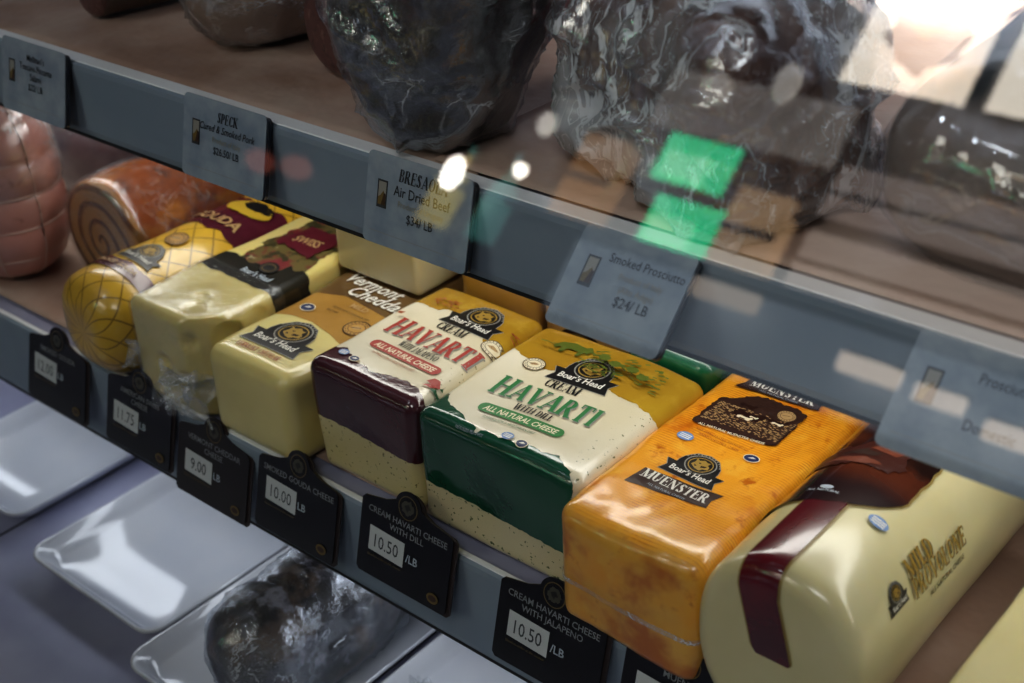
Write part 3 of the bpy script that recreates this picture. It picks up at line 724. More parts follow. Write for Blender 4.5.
# ---- provolone
def provolone():
    t = thing('provolone_cheese_loaf', 'thick ivory provolone log with maroon stripe and brown picture label, right of the orange loaf', 'cheese', (.1925, .0, .001), 0)
    V, F = log_y(.0385, .046, -.014, .290, .008, 96, .004, 2.25)
    V = wob(V, .0012, 16, 51)
    m = mat('provolone', '#e0d8ae', .3, [(12, '#d5cb9c', .35, .7)], sss=.2, coat=.6, coat_rough=.12, bump=(16, .12, .004))
    obj('cheese_body', V, F, m, t)
    W = lambda v: (v.x*1000, v.y*1000, v.z*1000)
    sm = mat('maroon_stripe', '#6a1722', .2, [(20, '#4a1220', .4, .7)], coat=.7, coat_rough=.1)
    gold = mat('stripe_edge', '#9a8650', .3)
    def stripe(w):
        def f(v):
            x, y, z = W(v)
            return min(w-abs(x+7.5-max(0, 78-z)*.25*(y < 0)), 40-y, z-47)
        return f
    obj('stripe_border', *film(V, F, stripe(9.6), .0005), gold, t, label='thin gold stripe border')
    obj('maroon_stripe', *film(V, F, stripe(8.6), .0008), sm, t, label='glossy maroon stripe')
    def pic(s, col, p):
        n = s.ramp(s.noise(34, 3, .5, loc=(.5, .1, 0)), .42, .62)
        sx = s.n('ShaderNodeSeparateXYZ'); s.l(s.coord(), sx.inputs[0])
        c = s.mix(n, lin('#22110f'), lin('#5a2c1c'))
        c = s.mix(s.ramp(sx.outputs[1], .066, .050), c, lin('#2b1a1e'))
        return s.mix(s.ramp(sx.outputs[1], .098, .112), c, lin('#5d3218'))
    pm = mat('picture_film', '#5a3020', .18, coat=.7, coat_rough=.08, fn=pic)
    e = [(-40, 33), (-20, 34), (-4, 37), (5, 41), (12, 46), (17, 54), (21, 58)]
    def pf(v):
        x, y, z = W(v)
        return min(y-interp(e, x)-.8*sgnoise(x, y, z, .3), 18+1.2*sgnoise(y, 1, 1, .15)-x, z-42)
    obj('picture_label_border', *film(V, F, lambda v: pf(v)+1.0, .0005), gold, t, label='thin gold border')
    obj('picture_label', *film(V, F, pf, .0009), pm, t, label='glossy brown picture label')
    p = Print(); p.add(poly(ell(-12, 46, 3, 1.5, 12)), INK['cardgrey']).add(text('ALL NATURAL', 2.2, -12, 42.5, bold=.02), INK['cardgrey'])
    badge(p, 15, 38, 3.2, 'blue')
    # hands and a loaf in the picture
    p.add(poly(rough_poly([(-33, 66), (-20, 64), (-8, 68), (2, 66), (9, 72), (6, 80), (10, 88), (2, 96), (-8, 92), (-12, 84), (-22, 80), (-32, 74)], 2.5, 2, 2)), INK['flesh'])
    p.add(poly(rough_poly([(-26, 69), (-10, 67), (0, 70), (-4, 72), (-16, 72)], 1, 2, 6))+poly(rough_poly([(-10, 80), (2, 78), (5, 82), (-4, 86)], 1, 2, 5)), INK['flesh2'])
    p.add(poly(rough_poly([(-20, 74), (-6, 74), (-2, 78), (-14, 78)], 1, 2, 6))+poly(rough_poly([(-2, 84), (4, 86), (2, 92), (-5, 89)], 1, 2, 9)), INK['brown'])
    p.add(text('PROVOLONE', 9, -8, 112, bold=.02, sx=.9), INK['white'])
    p.drape('picture_print', t, (V, F), (0, 0, 95), (1, 0, 0), (0, 1, 0), L=4, off=1.1, step=.06, label='hands picture and lettering')
    # side print, read along the log
    p = Print()
    w = 17
    def RT(t_, k=1): return t_
    q = Print(); boar_logo(q, 0, 0, 15)
    for T_, m_ in q.lay: p.add([[(22+a, 0+b) for a, b in tt] for tt in T_], m_)
    p.add([[(a+.5, b-.5) for a, b in tt] for tt in serif('MILD', 8, 44, 2, .95)], INK['black']).add(serif('MILD', 8, 44, 2, .95), INK['gold'])
    p.add([[(a+.5, b-.5) for a, b in tt] for tt in serif('PROVOLONE', 8, 56, -6.5, .80)], INK['black']).add(serif('PROVOLONE', 8, 56, -6.5, .80), INK['gold'])
    p.add(text('ALL NATURAL CHEESE', 3.0, 60, -11.5, bold=.02), INK['black'])
    th = math.radians(50)
    p.drape('side_print', t, (V, F), (29, 0, 67), (0, 1, 0), (-math.cos(th), 0, math.sin(th)), L=3, off=.5, step=.06, label='gold and black lettering')
provolone()

# ---- the cut corner block at lower right
t = thing('cheese_block', 'plain pale cheese block at the bottom right corner, right of the provolone', 'cheese', (.305, .06, .001))
V, F = rbox(.052, .085, .025, .004, .004); V = wob(V, .0016, 18, 61)
obj('cheese_body', V, F, mat('plain_cheese', '#d9cf9f', .35, [(14, '#cec28c', .4, .7)], sss=.2, coat=.5), t)
obj('cling_wrap', *film(V, F, lambda v: v.z-.001, .0008), plastic('wrap_block', .04, 30, .3, gl=.12), t)

# ---- packages behind
def backpack(label, cx, cy, a, b, h, filmc, name='havarti_cheese_block', logo=True, seed=1):
    t = thing(name, label, 'cheese', (cx*MM, cy*MM, .001))
    V, F = rbox(a*MM, b*MM, h/2*MM, .009, .004); V = wob(V, .002, 20, seed)
    obj('cheese_body', V, F, mat('pack_film_'+filmc[1:], filmc, .25, [(18, '#b98f55' if filmc[1] != '1' else '#185a3b', .45, .7)], coat=.5, bump=(30, .3, .003)), t)
    p = Print()
    if logo == 'gold':
        p.add(poly(rough_poly([(-34, 20), (-8, 14), (-6, 50), (-30, 60)], 2, 3)), INK['tan'])
        for k in range(26): x = -30+R.random()*22; y = 25+R.random()*30; p.add(_seg((x, y), (x+R.random()*6, y+3), 1.2), INK['rust'])
        p.drape('printed_label', t, (V, F), (0, -b, 0), (1, 0, 0), (0, 0, 1), L=5, off=.6)
    elif logo == 'front':
        p.add(poly(ell(0, h*.62, 17, 13)), INK['deep']).add(ring2(0, h*.62, 14, 10, 1), INK['dimgold']).add(poly(ell(0, h*.62, 7, 5)), INK['dimgold'])
        p.drape('printed_label', t, (V, F), (0, -b, 0), (1, 0, 0), (0, 0, 1), L=5, off=.6)
    return t
backpack('gold printed cheese pack behind the purple-ended block, left of the one with round brown emblem', -72, 160, 30, 38, 84, '#b08a3e', logo='gold', seed=3)
backpack('gold cheese pack with round brown emblem behind the green-ended block', -12, 165, 29, 40, 82, '#c49a58', logo='front', seed=5)
backpack('green film-wrapped cheese pack behind the block with green title, beside the orange loaf', 46, 160, 28, 38, 72, '#1e6b45', logo=None, seed=7)

# ---- netted ham at the far left
def pink_ham():
    t = thing('netted_ham', 'pink ham roast tied into rings by netting, dark label, far left on the lower shelf', 'meat', (-.462, .044, .001))
    V = []; F = []; n = 72; H = .142; m_ = 70
    def rad(z):
        q = z/H; base = .050*(1-abs(2*q-1)**5)**.5*(.9+.1*math.sin(q*3))
        g = abs(math.sin(q*math.pi*6.0)); return max(.001, base*(.955+.045*g**.5))
    for i in range(m_+1):
        z = H*i/m_
        for k in range(n):
            a = 2*math.pi*k/n; r_ = rad(z)*(1+.03*sgnoise(math.cos(a)*2, math.sin(a)*2, z*30)); V.append(Vector((r_*math.cos(a), r_*.85*math.sin(a), z)))
    for i in range(m_):
        for k in range(n): F.append([i*n+k, i*n+(k+1) % n, (i+1)*n+(k+1) % n, (i+1)*n+k])
    F += [list(range(n))[::-1], [m_*n+k for k in range(n)]]
    obj('ham_body', V, F, mat('ham_skin', '#c58f86', .35, [(18, '#c79a92', .4, .7), (50, '#8f625c', .6, .8)], coat=.5, sss=.1, bump=(60, .3, .002)), t)
    strs = []
    for j in range(1, 6):
        z = H*j/6; strs.append(tube([(rad(z)*1.005*math.cos(a), rad(z)*.855*math.sin(a), z) for a in [2*math.pi*i/40 for i in range(41)]], .0009, 6, False))
    for k in range(8):
        a = 2*math.pi*k/8; strs.append(tube([(rad(H*q)*1.01*math.cos(a), rad(H*q)*.86*math.sin(a), H*q) for q in [.03+.94*i/30 for i in range(31)]], .0007, 6, False))
    obj('netting', *join(*strs), mat('string', '#c9aaa0', .7), t)
    p = Print(); p.add(poly(rrect(-17, 38, 17, 82, 2)), INK['cardgrey']).add(poly(rrect(-15, 40, 15, 80, 1)), INK['deep']).add(poly(rough_poly(ell(0, 46, 20, 18), 2, 3)), INK['maroon'])
    p.add(text('HAM', 10, 0, 62, bold=.03), INK['pale'])
    p.drape('label', t, (V, F), (12, -52, 0), (.97, .25, 0), (0, 0, 1), L=4, off=.9, label='dark label with maroon disc')
    obj('cling_wrap', *film(V, F, lambda v: v.z-.07, .002), plastic('wrap_ham', .35, 36, .6, gl=.4), t)
pink_ham()
# wrapped lump behind it
t = thing('wrapped_meat', 'pale meat in crinkled clear film behind the netted ham and orange roll', 'meat', (-.53, .19, .001))
V, F = rbox(.06, .07, .047, .04, .005); V = wob(V, .008, 18, 71)
obj('meat_body', V, F, mat('pale_meat', '#8b7a84', .4, [(14, '#6f5f6c', .4, .7)], coat=.3), t)
obj('cling_wrap', *film([v+Vector((0, 0, .0)) for v in V], F, lambda v: v.z-.002, .003), plastic('wrap_lump', .4, 35, 1.0, gl=.5), t)
# amber rolled roast
def roll():
    t = thing('smoked_cheese_roll', 'amber brown smoked roll with a pale spiral cut end, behind the netted yellow loaf', 'cheese', (-.368, .060, .001), math.radians(1))
    V, F = log_y(.0415, .0425, 0, .15, .006, 56, .004, 2.1); V = wob(V, .003, 25, 81)
    def sp(s, col, p):
        sx = s.n('ShaderNodeSeparateXYZ'); s.l(s.coord(), sx.inputs[0])
        dz = s.math('SUBTRACT', sx.outputs[2], .0425)
        r_ = s.math('SQRT', s.math('ADD', s.math('MULTIPLY', sx.outputs[0], sx.outputs[0]), s.math('MULTIPLY', dz, dz)))
        a = s.math('DIVIDE', s.math('ARCTAN2', dz, sx.outputs[0]), 6.2832)
        fr_ = s.math('FRACT', s.math('ADD', s.math('MULTIPLY', r_, 85), s.math('ADD', a, s.math('MULTIPLY', s.noise(40, 2), .5))))
        end = s.mix(s.ramp(fr_, .55, .8), lin('#b98a58'), lin('#6a3f1e'))
        return s.mix(s.math('LESS_THAN', sx.outputs[1], .004), col, end)
    obj('roll_body', V, F, mat('amber_rind', '#93480f', .25, [(20, '#c77c22', .46, .66), (45, '#4d220b', .52, .72)], coat=.7, bump=(30, .5, .004), fn=sp), t)
    obj('cling_wrap', *film(V, F, lambda v: 1, .002), plastic('wrap_roll', .12, 30, .5, gl=.3), t)
roll()
t = thing('wrapped_meat', 'small reddish wrapped sausage piece lying behind the amber roll and swiss', 'meat', (-.292, .255, .001), 0)
V, F = log_y(.032, .034, -.03, .13, .012, 40, .006, 2.1); V = wob(V, .003, 25, 85)
obj('meat_body', V, F, mat('red_meat', '#8c4a35', .35, [(26, '#c7a184', .5, .65)], coat=.5), t)
obj('cling_wrap', *film(V, F, lambda v: 1, .002), plastic('wrap_saus', .2, 30, .9, gl=.4), t)

# ================================================================== PRICE CARDS on the lower rail
card_black = mat('card_black', '#121318', .22, coat=.4); card_brown = mat('card_brown', '#2c221f', .3, coat=.3); sticker = mat('sticker', '#c9ced2', .55)
def card(x, title, price, lb, label, w=64, h=45, y=-.0045, zt=.014, tilt=15, brown=True, mat_=None, yaw=0, small=None, strow=0):
    t = thing('price_card', label, 'price card', ((x-2)*MM, y, zt), math.radians(yaw)); t.rotation_euler = (math.radians(-tilt), 0, math.radians(yaw))
    # outline: rectangle with shoulders rising to a round hump
    def outline(g=0):
        P = [(0+g, -h+g+2), (2+g, -h+g), (w-2-g, -h+g), (w-g, -h+g+2), (w-g, -3), (w-2-g, -1-g)]
        P += [(w*.5+16, 1.5-g)]
        for k in range(0, 13): a = math.radians(10+160*k/12); P.append((w*.5+(9-g)*math.cos(a), 3+(8.5-g)*math.sin(a)-g*.3))
        P += [(w*.5-16, 1.5-g), (2+g, -1-g), (g, -3)]
        return P
    def slab(P, y0, y1):
        n = len(P); V = [(p[0]*MM, y0, p[1]*MM) for p in P]+[(p[0]*MM, y1, p[1]*MM) for p in P]
        F = [list(range(n)), [n+i for i in range(n)][::-1]]+[[j, i, n+i, n+j] for i in range(n) for j in [(i+1) % n]]
        return V, F
    obj('card', *slab(outline(), -.0008, 0), mat_ or card_black, t, smooth=False)
    if brown: obj('backing_card', *slab([(p[0]+2.5, p[1]-.8) for p in outline()], .0002, .0010), card_brown, t, smooth=False, label='second card behind, brown edged')
    p = Print()
    p.add(ring2(w*.5, 2.6, 6.6, 6.6, .5), INK['dimgold']).add(poly(rough_poly(ell(w*.5, 2.6, 4.2, 4.0, 14), 1.2, 1, x)), INK['emb']).add(poly([(w*.5-2.4, 3.5), (w*.5+.6, 4.9), (w*.5+2.2, 2.4), (w*.5+.4, 1.8), (w*.5+.2, .4), (w*.5-1.4, 1.6)]), INK['black'])
    yy = -8.5
    for k, ln in enumerate(title): p.add(text(ln, 5.0, w*.5+1, yy-k*5.0, bold=.008, sx=.98), INK['cardtext'])
    sy = -17-strow if len(title) > 1 else -13-strow
    p.add(poly([(w*.12, sy-13), (w*.12+25, sy-14), (w*.12+25, sy), (w*.12, sy+1)]), sticker)
    p.add(text(price, 10.4, w*.12+12.5, sy-10.3, bold=.005, sx=.82), INK['dark'])
    p.add(text(lb, 6.2, w*.12+26.5, sy-9.5, align='LEFT', bold=.02), INK['cardgrey'])
    p.add(text('Sliced to order at the counter', 2.0, w*.12, sy-16.3, align='LEFT'), INK['dimgold'])
    p.add(poly(ell(w-9, -h+6.5, 4.0, 3.0, 14)), INK['dimgold']).add(poly(ell(w-9, -h+6.5, 2.8, 1.7, 12)), INK['brown'])
    p.drape('card_print', t, None, (0, -.8, 0), (1, 0, 0), (0, 0, 1), off=.12, step=.05)
    return t
card(-369, ['SMOKED GOUDA'], '12.00', 'LB', 'leftmost black price card on the lower rail, sticker 12.00', zt=0.004)
card(-281, ['AMERICAN SWISS', 'CHEESE'], '11.75', 'LB', 'black price card with sticker 11.75 below the swiss cheese', zt=0.005)
card(-212, ['VERMONT CHEDDAR', 'CHEESE'], '9.00', 'LB', 'dark price card for Vermont cheddar, sticker 9.00', zt=-0.003, mat_=mat('card_worn', '#1e1919', .3, coat=.3))
card(-137.5, ['SMOKED GOUDA CHEESE'], '10.00', 'LB', 'black price card for smoked gouda cheese, sticker 10.00', zt=0.005)
card(-53, ['CREAM HAVARTI CHEESE', 'WITH DILL'], '10.50', '/LB', 'black price card for cream havarti with dill, sticker 10.50', zt=.015)
card(42, ['CREAM HAVARTI CHEESE', 'WITH JALAPENO'], '10.50', '/LB', 'black price card for cream havarti with jalapeno, sticker 10.50', zt=0.008)
card(117, ['MUENSTER'], '9.50', '/LB', 'black price card cut off at the bottom edge, below the orange loaf', zt=.008)

# ================================================================== NAME TAGS on the upper rail
tag_m = mat('tag_card', '#9aa7b4', .35, [(30, '#7c8c9f', .4, .7)], coat=.3); tag_edge = mat('tag_edge', '#1d2430', .4)
def nametag(x, rows, label, y=.0265, zt=.195, h=44, w=66, tilt=14, yaw=0, pic=True):
    t = thing('name_tag', label, 'name tag', (x*MM, y, zt)); t.rotation_euler = (math.radians(-tilt), 0, math.radians(yaw))
    P = rrect(0, -h, w, 0, 3); n = len(P)
    V = [(p[0]*MM, -.0006, p[1]*MM) for p in P]+[(p[0]*MM, 0, p[1]*MM) for p in P]
    F = [list(range(n)), [n+i for i in range(n)][::-1]]+[[j, i, n+i, n+j] for i in range(n) for j in [(i+1) % n]]
    obj('card', V, F, tag_m, t, smooth=False)
    P = rrect(.9, -h+.5, w+1.1, -1.2, 2.5); n = len(P)
    V = [(p[0]*MM, .0001, p[1]*MM) for p in P]+[(p[0]*MM, .0022, p[1]*MM) for p in P]
    F = [list(range(n)), [n+i for i in range(n)][::-1]]+[[j, i, n+i, n+j] for i in range(n) for j in [(i+1) % n]]
    obj('holder_back', V, F, tag_edge, t, smooth=False, label='dark holder edge behind the tag')
    p = Print()
    p.add(poly([(4, -h+6), (w-5, -h+6), (w-5, -h+6.25), (4, -h+6.25)]), INK['grey'])
    p.add(poly([(7.5, -26), (14, -26), (14, -12.5), (7.5, -12.5)]), INK['dark']).add(poly([(8.3, -24.5), (13.2, -24.5), (13.2, -13.4), (8.3, -13.4)]), INK['grey'])
    p.add(poly([(8.3, -24.5), (13.2, -24.5), (13.2, -20), (11.6, -17.5), (9.8, -20), (8.3, -21)]), INK['dimgold']).add(poly([(10.4, -24.5), (13.2, -24.5), (13.2, -19), (12, -18.5)]), INK['brown'])
    for r_ in rows:
        T = serif(r_[1], r_[2]*.82, 36, r_[0], .85, .12) if r_[3] == 'S' else text(r_[1], r_[2]*1.12, 36, r_[0], shear=.25 if r_[3] == 'I' else 0, sx=.85, bold=.008)
        p.add(T, INK['grey' if r_[3] == 'G' else 'dark'])
    p.drape('tag_print', t, None, (0, -.6, 0), (1, 0, 0), (0, 0, 1), off=.1, step=.04)
nametag(-372, [(-11, "Molinari's", 5, 'N'), (-16.5, 'Toscano Piccante', 5, 'N'), (-22, 'Salami', 5, 'N'), (-28, '$22/ LB', 5, 'N')], 'white name tag for Toscano piccante salami, leftmost on the upper rail')
nametag(-196, [(-11, 'SPECK', 6.6, 'S'), (-16.5, 'Cured & Smoked Pork', 5, 'I'), (-22, 'Product of Italy', 3.8, 'G'), (-28, '$26.50/ LB', 5, 'N')], 'white name tag headed SPECK on the upper rail')
nametag(-57, [(-11, 'BRESAOLA', 7.4, 'S'), (-18, 'Air Dried Beef', 6.2, 'N'), (-23, 'Product of Uruguay', 3.8, 'G'), (-29.5, '$34/ LB', 5.6, 'N')], 'white name tag headed BRESAOLA on the upper rail')
nametag(72, [(-13, 'Smoked Prosciutto', 5, 'N'), (-19, 'Product of Italy', 3.6, 'G'), (-24, '(Alto Adige)', 3.6, 'G'), (-30, '$24/ LB', 5.6, 'N')], 'tilted name tag jutting out above the green-titled block', w=56, tilt=44, h=45, zt=.192)
nametag(221, [(-13, 'Prosciutto', 5, 'N'), (-30, 'Domestic', 5, 'N')], 'blurred tilted name tag at the right edge above the provolone', w=72, tilt=44, h=45, zt=.192)

# ================================================================== UPPER SHELF MEATS
ZU = .1912
def meat_log(name, label, loc, rot, a, c, L, mbody, endm=None, wrap=None, seed=1, bumpy=.003, r=.008):
    t = thing(name, label, 'meat', loc, rot)
    V, F = log_y(a, c, 0, L, r, 48, .005, 2.1); V = wob(V, bumpy, 24, seed)
    obj('meat_body', V, F, mbody, t)
    if endm: obj('cut_face', *film(V, F, lambda v: .003-v.y, .0006), endm, t, label='marbled cut face')
    if wrap: obj('cling_wrap', *film(V, F, lambda v: 1 if not endm else v.y-.004, .003), wrap, t)
    return t
sal_cut = mat('salami_cut', '#5a3a38', .45, [(90, '#8c6b62', .55, .68), (180, '#3f2526', .5, .7)], coat=.4)
meat_log('salami', 'grey-brown salami end lying at the top left corner of the upper shelf', (-.365, .084, ZU), math.radians(-8), .025, .024, .14, mat('salami_skin', '#5f5048', .5, [(30, '#7b6a60', .45, .65)], bump=(60, .4, .002)), sal_cut, None, 3)
meat_log('salami', 'red-sleeved salami with marbled cut face, between the beige wrapped ham and black meat', (-.154, .092, ZU), math.radians(-12), .0265, .0255, .17, mat('red_sleeve', '#8e3b45', .3, [(20, '#b08a8a', .55, .7)], coat=.5), sal_cut, None, 9, .001)
def lump(name, label, loc, rot, a, b, h, r, body, wrapm, seed, amp=.008, off=.004, fr=18, shape=None, step=.0028, wl='crinkled clear film'):
    t = thing(name, label, 'meat', loc, rot)
    V, F = rbox(a, b, h/2, r, step); V = wob(V, amp, fr, seed)
    if shape: V = [shape(v) for v in V]
    obj('meat_body', V, F, body, t)
    # the film stands off the meat in folds
    N = normals(V, F); G = []
    for v, n in zip(V, N):
        q = Vector((v.x*(1+.6*math.sin(seed)), v.y*(1+.6*math.cos(seed)), v.z*.8))*34+Vector((seed, 0, 0))
        q += Vector((noise.noise(q*.7), noise.noise(q*.7+Vector((3, 1, 4))), 0))*1.1
        k = (1-min(1, abs(noise.noise(q))*4.5))**2*.9+(1-min(1, abs(noise.noise(q*2.1+Vector((5, 5, 5))))*4))**2*.5
        G.append(v+n*(off*.25+off*k) if v.z > .004 else v+n*.0008)
    obj('cling_wrap', G, F, wrapm, t, label=wl)
    return t
lump('wrapped_ham', 'beige ham in crinkled cling film behind the SPECK tag', (-.243, .142, ZU), math.radians(-15), .048, .060, .092, .036,
     mat('beige_ham', '#98806f', .45, [(14, '#b39a83', .4, .65), (30, '#5c463e', .55, .75)]), plastic('wrap_beige', 1.1, 26, .8, streak=(1, .4, 1), gl=.5), 13)
def speck_shape(v):
    q = v.z/.116; s_ = .62+.38*min(1, q*1.5); return Vector((v.x*s_ - .012*(1-q), v.y*(.75+.25*q), v.z))
lump('wrapped_meat', 'black smoked pork in cling film above the BRESAOLA tag', (-.033, .066, ZU), math.radians(4), .046, .046, .116, .024,
     mat('black_pork', '#17161a', .4, [(18, '#241d20', .4, .6), (30, '#33231f', .6, .75)], bump=(30, .6, .006), coat=.3), plastic('wrap_black', .5, 30, .8, gl=.55), 17, .010, .0045, 22, speck_shape)
meat_log('salami', 'red-sleeved salami standing behind the black wrapped meat and the big ham', (.010, .150, ZU), math.radians(-5), .022, .050, .15, mat('bright_red_sleeve', '#8f2230', .3, [(20, '#5c1820', .5, .7)], coat=.5), None, plastic('wrap_red', .15, 40, .8, gl=.35), 19, .002)
lump('wrapped_ham', 'large brown ham in thick folds of cling film in the middle of the upper shelf', (.092, .092, ZU), math.radians(-20), .063, .043, .090, .022,
     mat('brown_ham', '#6a4f48', .4, [(13, '#9a7a6b', .45, .62), (17, '#5e2a28', .55, .7), (20, '#2f2628', .6, .75)], coat=.3), plastic('wrap_big', 1.7, 22, .9, streak=(1, 1, .4), gl=.6), 23, .008, .007, 16)
def flatten(v): return Vector((v.x, v.y, v.z*(1-.25*(abs(v.y)/.12)**2)))
lump('packaged_meat', 'long flat meat pack with glossy dark top, right end of upper shelf', (.252, .167, ZU+.0015), math.radians(-4), .070, .115, .082, .032,  # beige streaked sides put the mixed reflections into the body colour
     mat('pack_meat', '#8d807a', .35, [(8, '#6c605a', .42, .6), (26, '#a59790', .55, .7)], coat=.8, coat_rough=.06, fn=lambda s, c, p: s.mix(s.ramp((lambda q: (s.l(s.coord(), q.inputs[0]), q.outputs[2])[1])(s.n('ShaderNodeSeparateXYZ')), .062, .070), c, lin('#33383a'))), plastic('wrap_pack', .12, 12, .5, gl=.3, rough=.05), 29, .005, .003, 12, flatten, wl='taut glossy film')

# ================================================================== LOWER DECK: PLATES
plate_m = mat('white_ceramic', '#c9ccd2', .12, [(8, '#c2c6cf', .4, .6)], coat=.5, coat_rough=.05)
def plate(label, x0, x1, y0, y1, rot=0, z=-.165, tz=0):
    cx, cy = (x0+x1)/2, (y0+y1)/2; a, b = (x1-x0)/2, (y1-y0)/2
    prof = [(1.0, .0150), (.995, .0165), (.97, .0160), (.90, .0085), (.85, .0048), (.82, .0040), (.5, .0036), (0.02, .0036)]
    und = [(1.0, .0142), (.9, .0055), (.72, .0), (.70, .0), (.68, .0015), (.02, .0015)]
    V = []; F = []; n = 0; rings = []
    def ring(k, z_):
        s = []
        aa, bb = a-(1-k)*min(a, b), b-(1-k)*min(a, b); rc = .006+.008*k; rc = min(rc, aa*.95, bb*.95)
        for (sx_, sy_, ang) in ((1, 1, 0), (-1, 1, 90), (-1, -1, 180), (1, -1, 270)):
            for i in range(6):
                t_ = math.radians(ang+90*i/5); s.append(len(V)); 
                zz = z_+(.004*k**6 if k > .8 else 0)*((sx_ and 1))*0
                V.append(Vector((sx_*(aa-rc)+rc*math.cos(t_), sy_*(bb-rc)+rc*math.sin(t_), zz)))
        return s
    top = [ring(k, z_) for k, z_ in prof]; bot = [ring(k, z_) for k, z_ in und]; m = 24
    for A, B in zip(top, top[1:]):
        for i in range(m): j = (i+1) % m; F.append([A[i], A[j], B[j], B[i]])
    for A, B in zip([top[0]]+bot, bot):
        for i in range(m): j = (i+1) % m; F.append([A[j], A[i], B[i], B[j]])
    F.append(top[-1]); F.append(bot[-1][::-1])
    o = obj('serving_plate', V, F, plate_m, loc=(cx, cy, z+.0003)); o.rotation_euler = (tz, 0, rot)
    tag(o, label, 'plate'); return o
plate('empty white rectangular plate on the lower deck, leftmost, below the 12.00 card', -.530, -.404, -.036, .17)
plate('empty white rectangular plate in the middle, below the 9.00 card', -.365, -.225, -.052, .20)
plate('white plate carrying the dark wrapped meat', -.222, -.086, -.075, .20)
plate('white plate with a scrap of clear film, below the havarti with dill card', -.080, .06, -.075, .20)
lump('wrapped_meat', 'dark mottled cured meat in cling film on a white plate', (-.131, .036, -.1600), math.radians(5), .033, .102, .084, .031,
     mat('mottled_meat', '#33302f', .45, [(26, '#6d5a4a', .48, .6), (38, '#a9a8b4', .55, .64), (60, '#211c20', .5, .7)]), plastic('wrap_mottled', .4, 34, .8, gl=.5), 37, .007, .003, 20)
def scrap():
    V = []; F = []; n = 34
    for i in range(n+1):
        for j in range(n+1):
            u, w = i/n*2-1, j/n*2-1; q = Vector((u*3, w*3, 1))
            e = 1-.3*abs(noise.noise(Vector((math.atan2(w, u)*1.5, 2, 0))))
            V.append(Vector((u*.026*e, w*.022*e, .006+.010*abs(noise.noise(q))+.004*noise.noise(q*2.5))))
    for i in range(n):
        for j in range(n): F.append([i*(n+1)+j, (i+1)*(n+1)+j, (i+1)*(n+1)+j+1, i*(n+1)+j+1])
    o = obj('cling_film_scrap', V, F, plastic('wrap_scrap', .4, 70, 1.0, gl=.5), loc=(-.050, .012, -.1635), smooth=False)
    tag(o, 'small crumpled scrap of clear film on the plate right of the dark wrapped meat', 'plastic wrap')
scrap()
lump('wrapped_meat', 'brownish wrapped piece on the deck at the left edge under the rail', (-.625, .13, -.1645), .1, .07, .055, .045, .02,
     mat('brown_piece', '#8a6a4c', .45, [(26, '#4d3a2e', .45, .6), (40, '#b39a7c', .55, .7)]), plastic('wrap_piece', .2, 38, .8, gl=.4), 43, .006, .003, 20)

# ================================================================== THE STORE ACROSS THE AISLE (seen mirrored in the front glass)
def glow(name, c, e, rough=.4): return mat(name, c, rough, emit=(c, e))  # self-glow; on cartons, cabinets and bottles it replaces store light falling there
wall_m = mat('store_wall', '#3a322e', .7, [(1.5, '#4a4038', .4, .7)])
v, f = box(-6.5, 2.0, -3.1, -3.05, -1.0, 2.6); struct(obj('wall_front', v, f, wall_m, smooth=False))
def sbox(name, x0, x1, y0, y1, z0, z1, m, label=None, cat=None, group=None, bev=.01):
    v, f = box(x0, x1, y0, y1, z0, z1); o = bevel(obj(name, v, f, m, smooth=False), bev)
    return tag(o, label, cat, group) if label else struct(o)
green_a = glow('screen_green', '#22c98a', 7.0); green_b = glow('screen_pale_green', '#7be8b0', 6.5)
def screen(z0, x0, x1, z1, label):
    t = thing('lit_screen', label, 'screen', ((x0+x1)/2, -3.0, z0))
    a = (x1-x0)/2; h = z1-z0
    v, f = box(-a, a, -.03, 0, 0, h); bevel(obj('screen_frame', v, f, INK['black'], t, smooth=False), .006)
    v, f = box(-a+.01, a-.01, .001, .004, .012, h-.012); obj('screen_face', v, f, green_a, t, smooth=False)
    v, f = box(-a+.03, a*.35, .005, .007, .03, h*.62); obj('lit_block', v, f, green_b, t, smooth=False, label='paler green lit block')
screen(1.412, -1.86, -1.58, 1.60, 'green lit screen mirrored in the glass over the big wrapped ham, upper of two')
screen(1.202, -1.80, -1.53, 1.395, 'green lit screen mirrored in the glass over the big wrapped ham, lower of two')
# daylight window with dark mullions
t = struct(obj('window_2', *box(-1.44, -.30, -3.045, -3.04, 1.86, 2.55), glow('daylight_pane', '#fff4e2', 7.0), smooth=False))
frm = mat('dark_frame', '#241f1f', .5)
V, F = join(box(-1.03, -.985, -3.03, -2.99, 1.4, 2.6), box(-.62, -.58, -3.03, -2.99, 1.66, 2.6), box(-1.48, -.28, -3.03, -2.99, 1.82, 1.87), box(-1.48, -1.44, -3.03, -2.99, 1.82, 2.6))
obj('window_frame', V, F, frm, t, smooth=False)
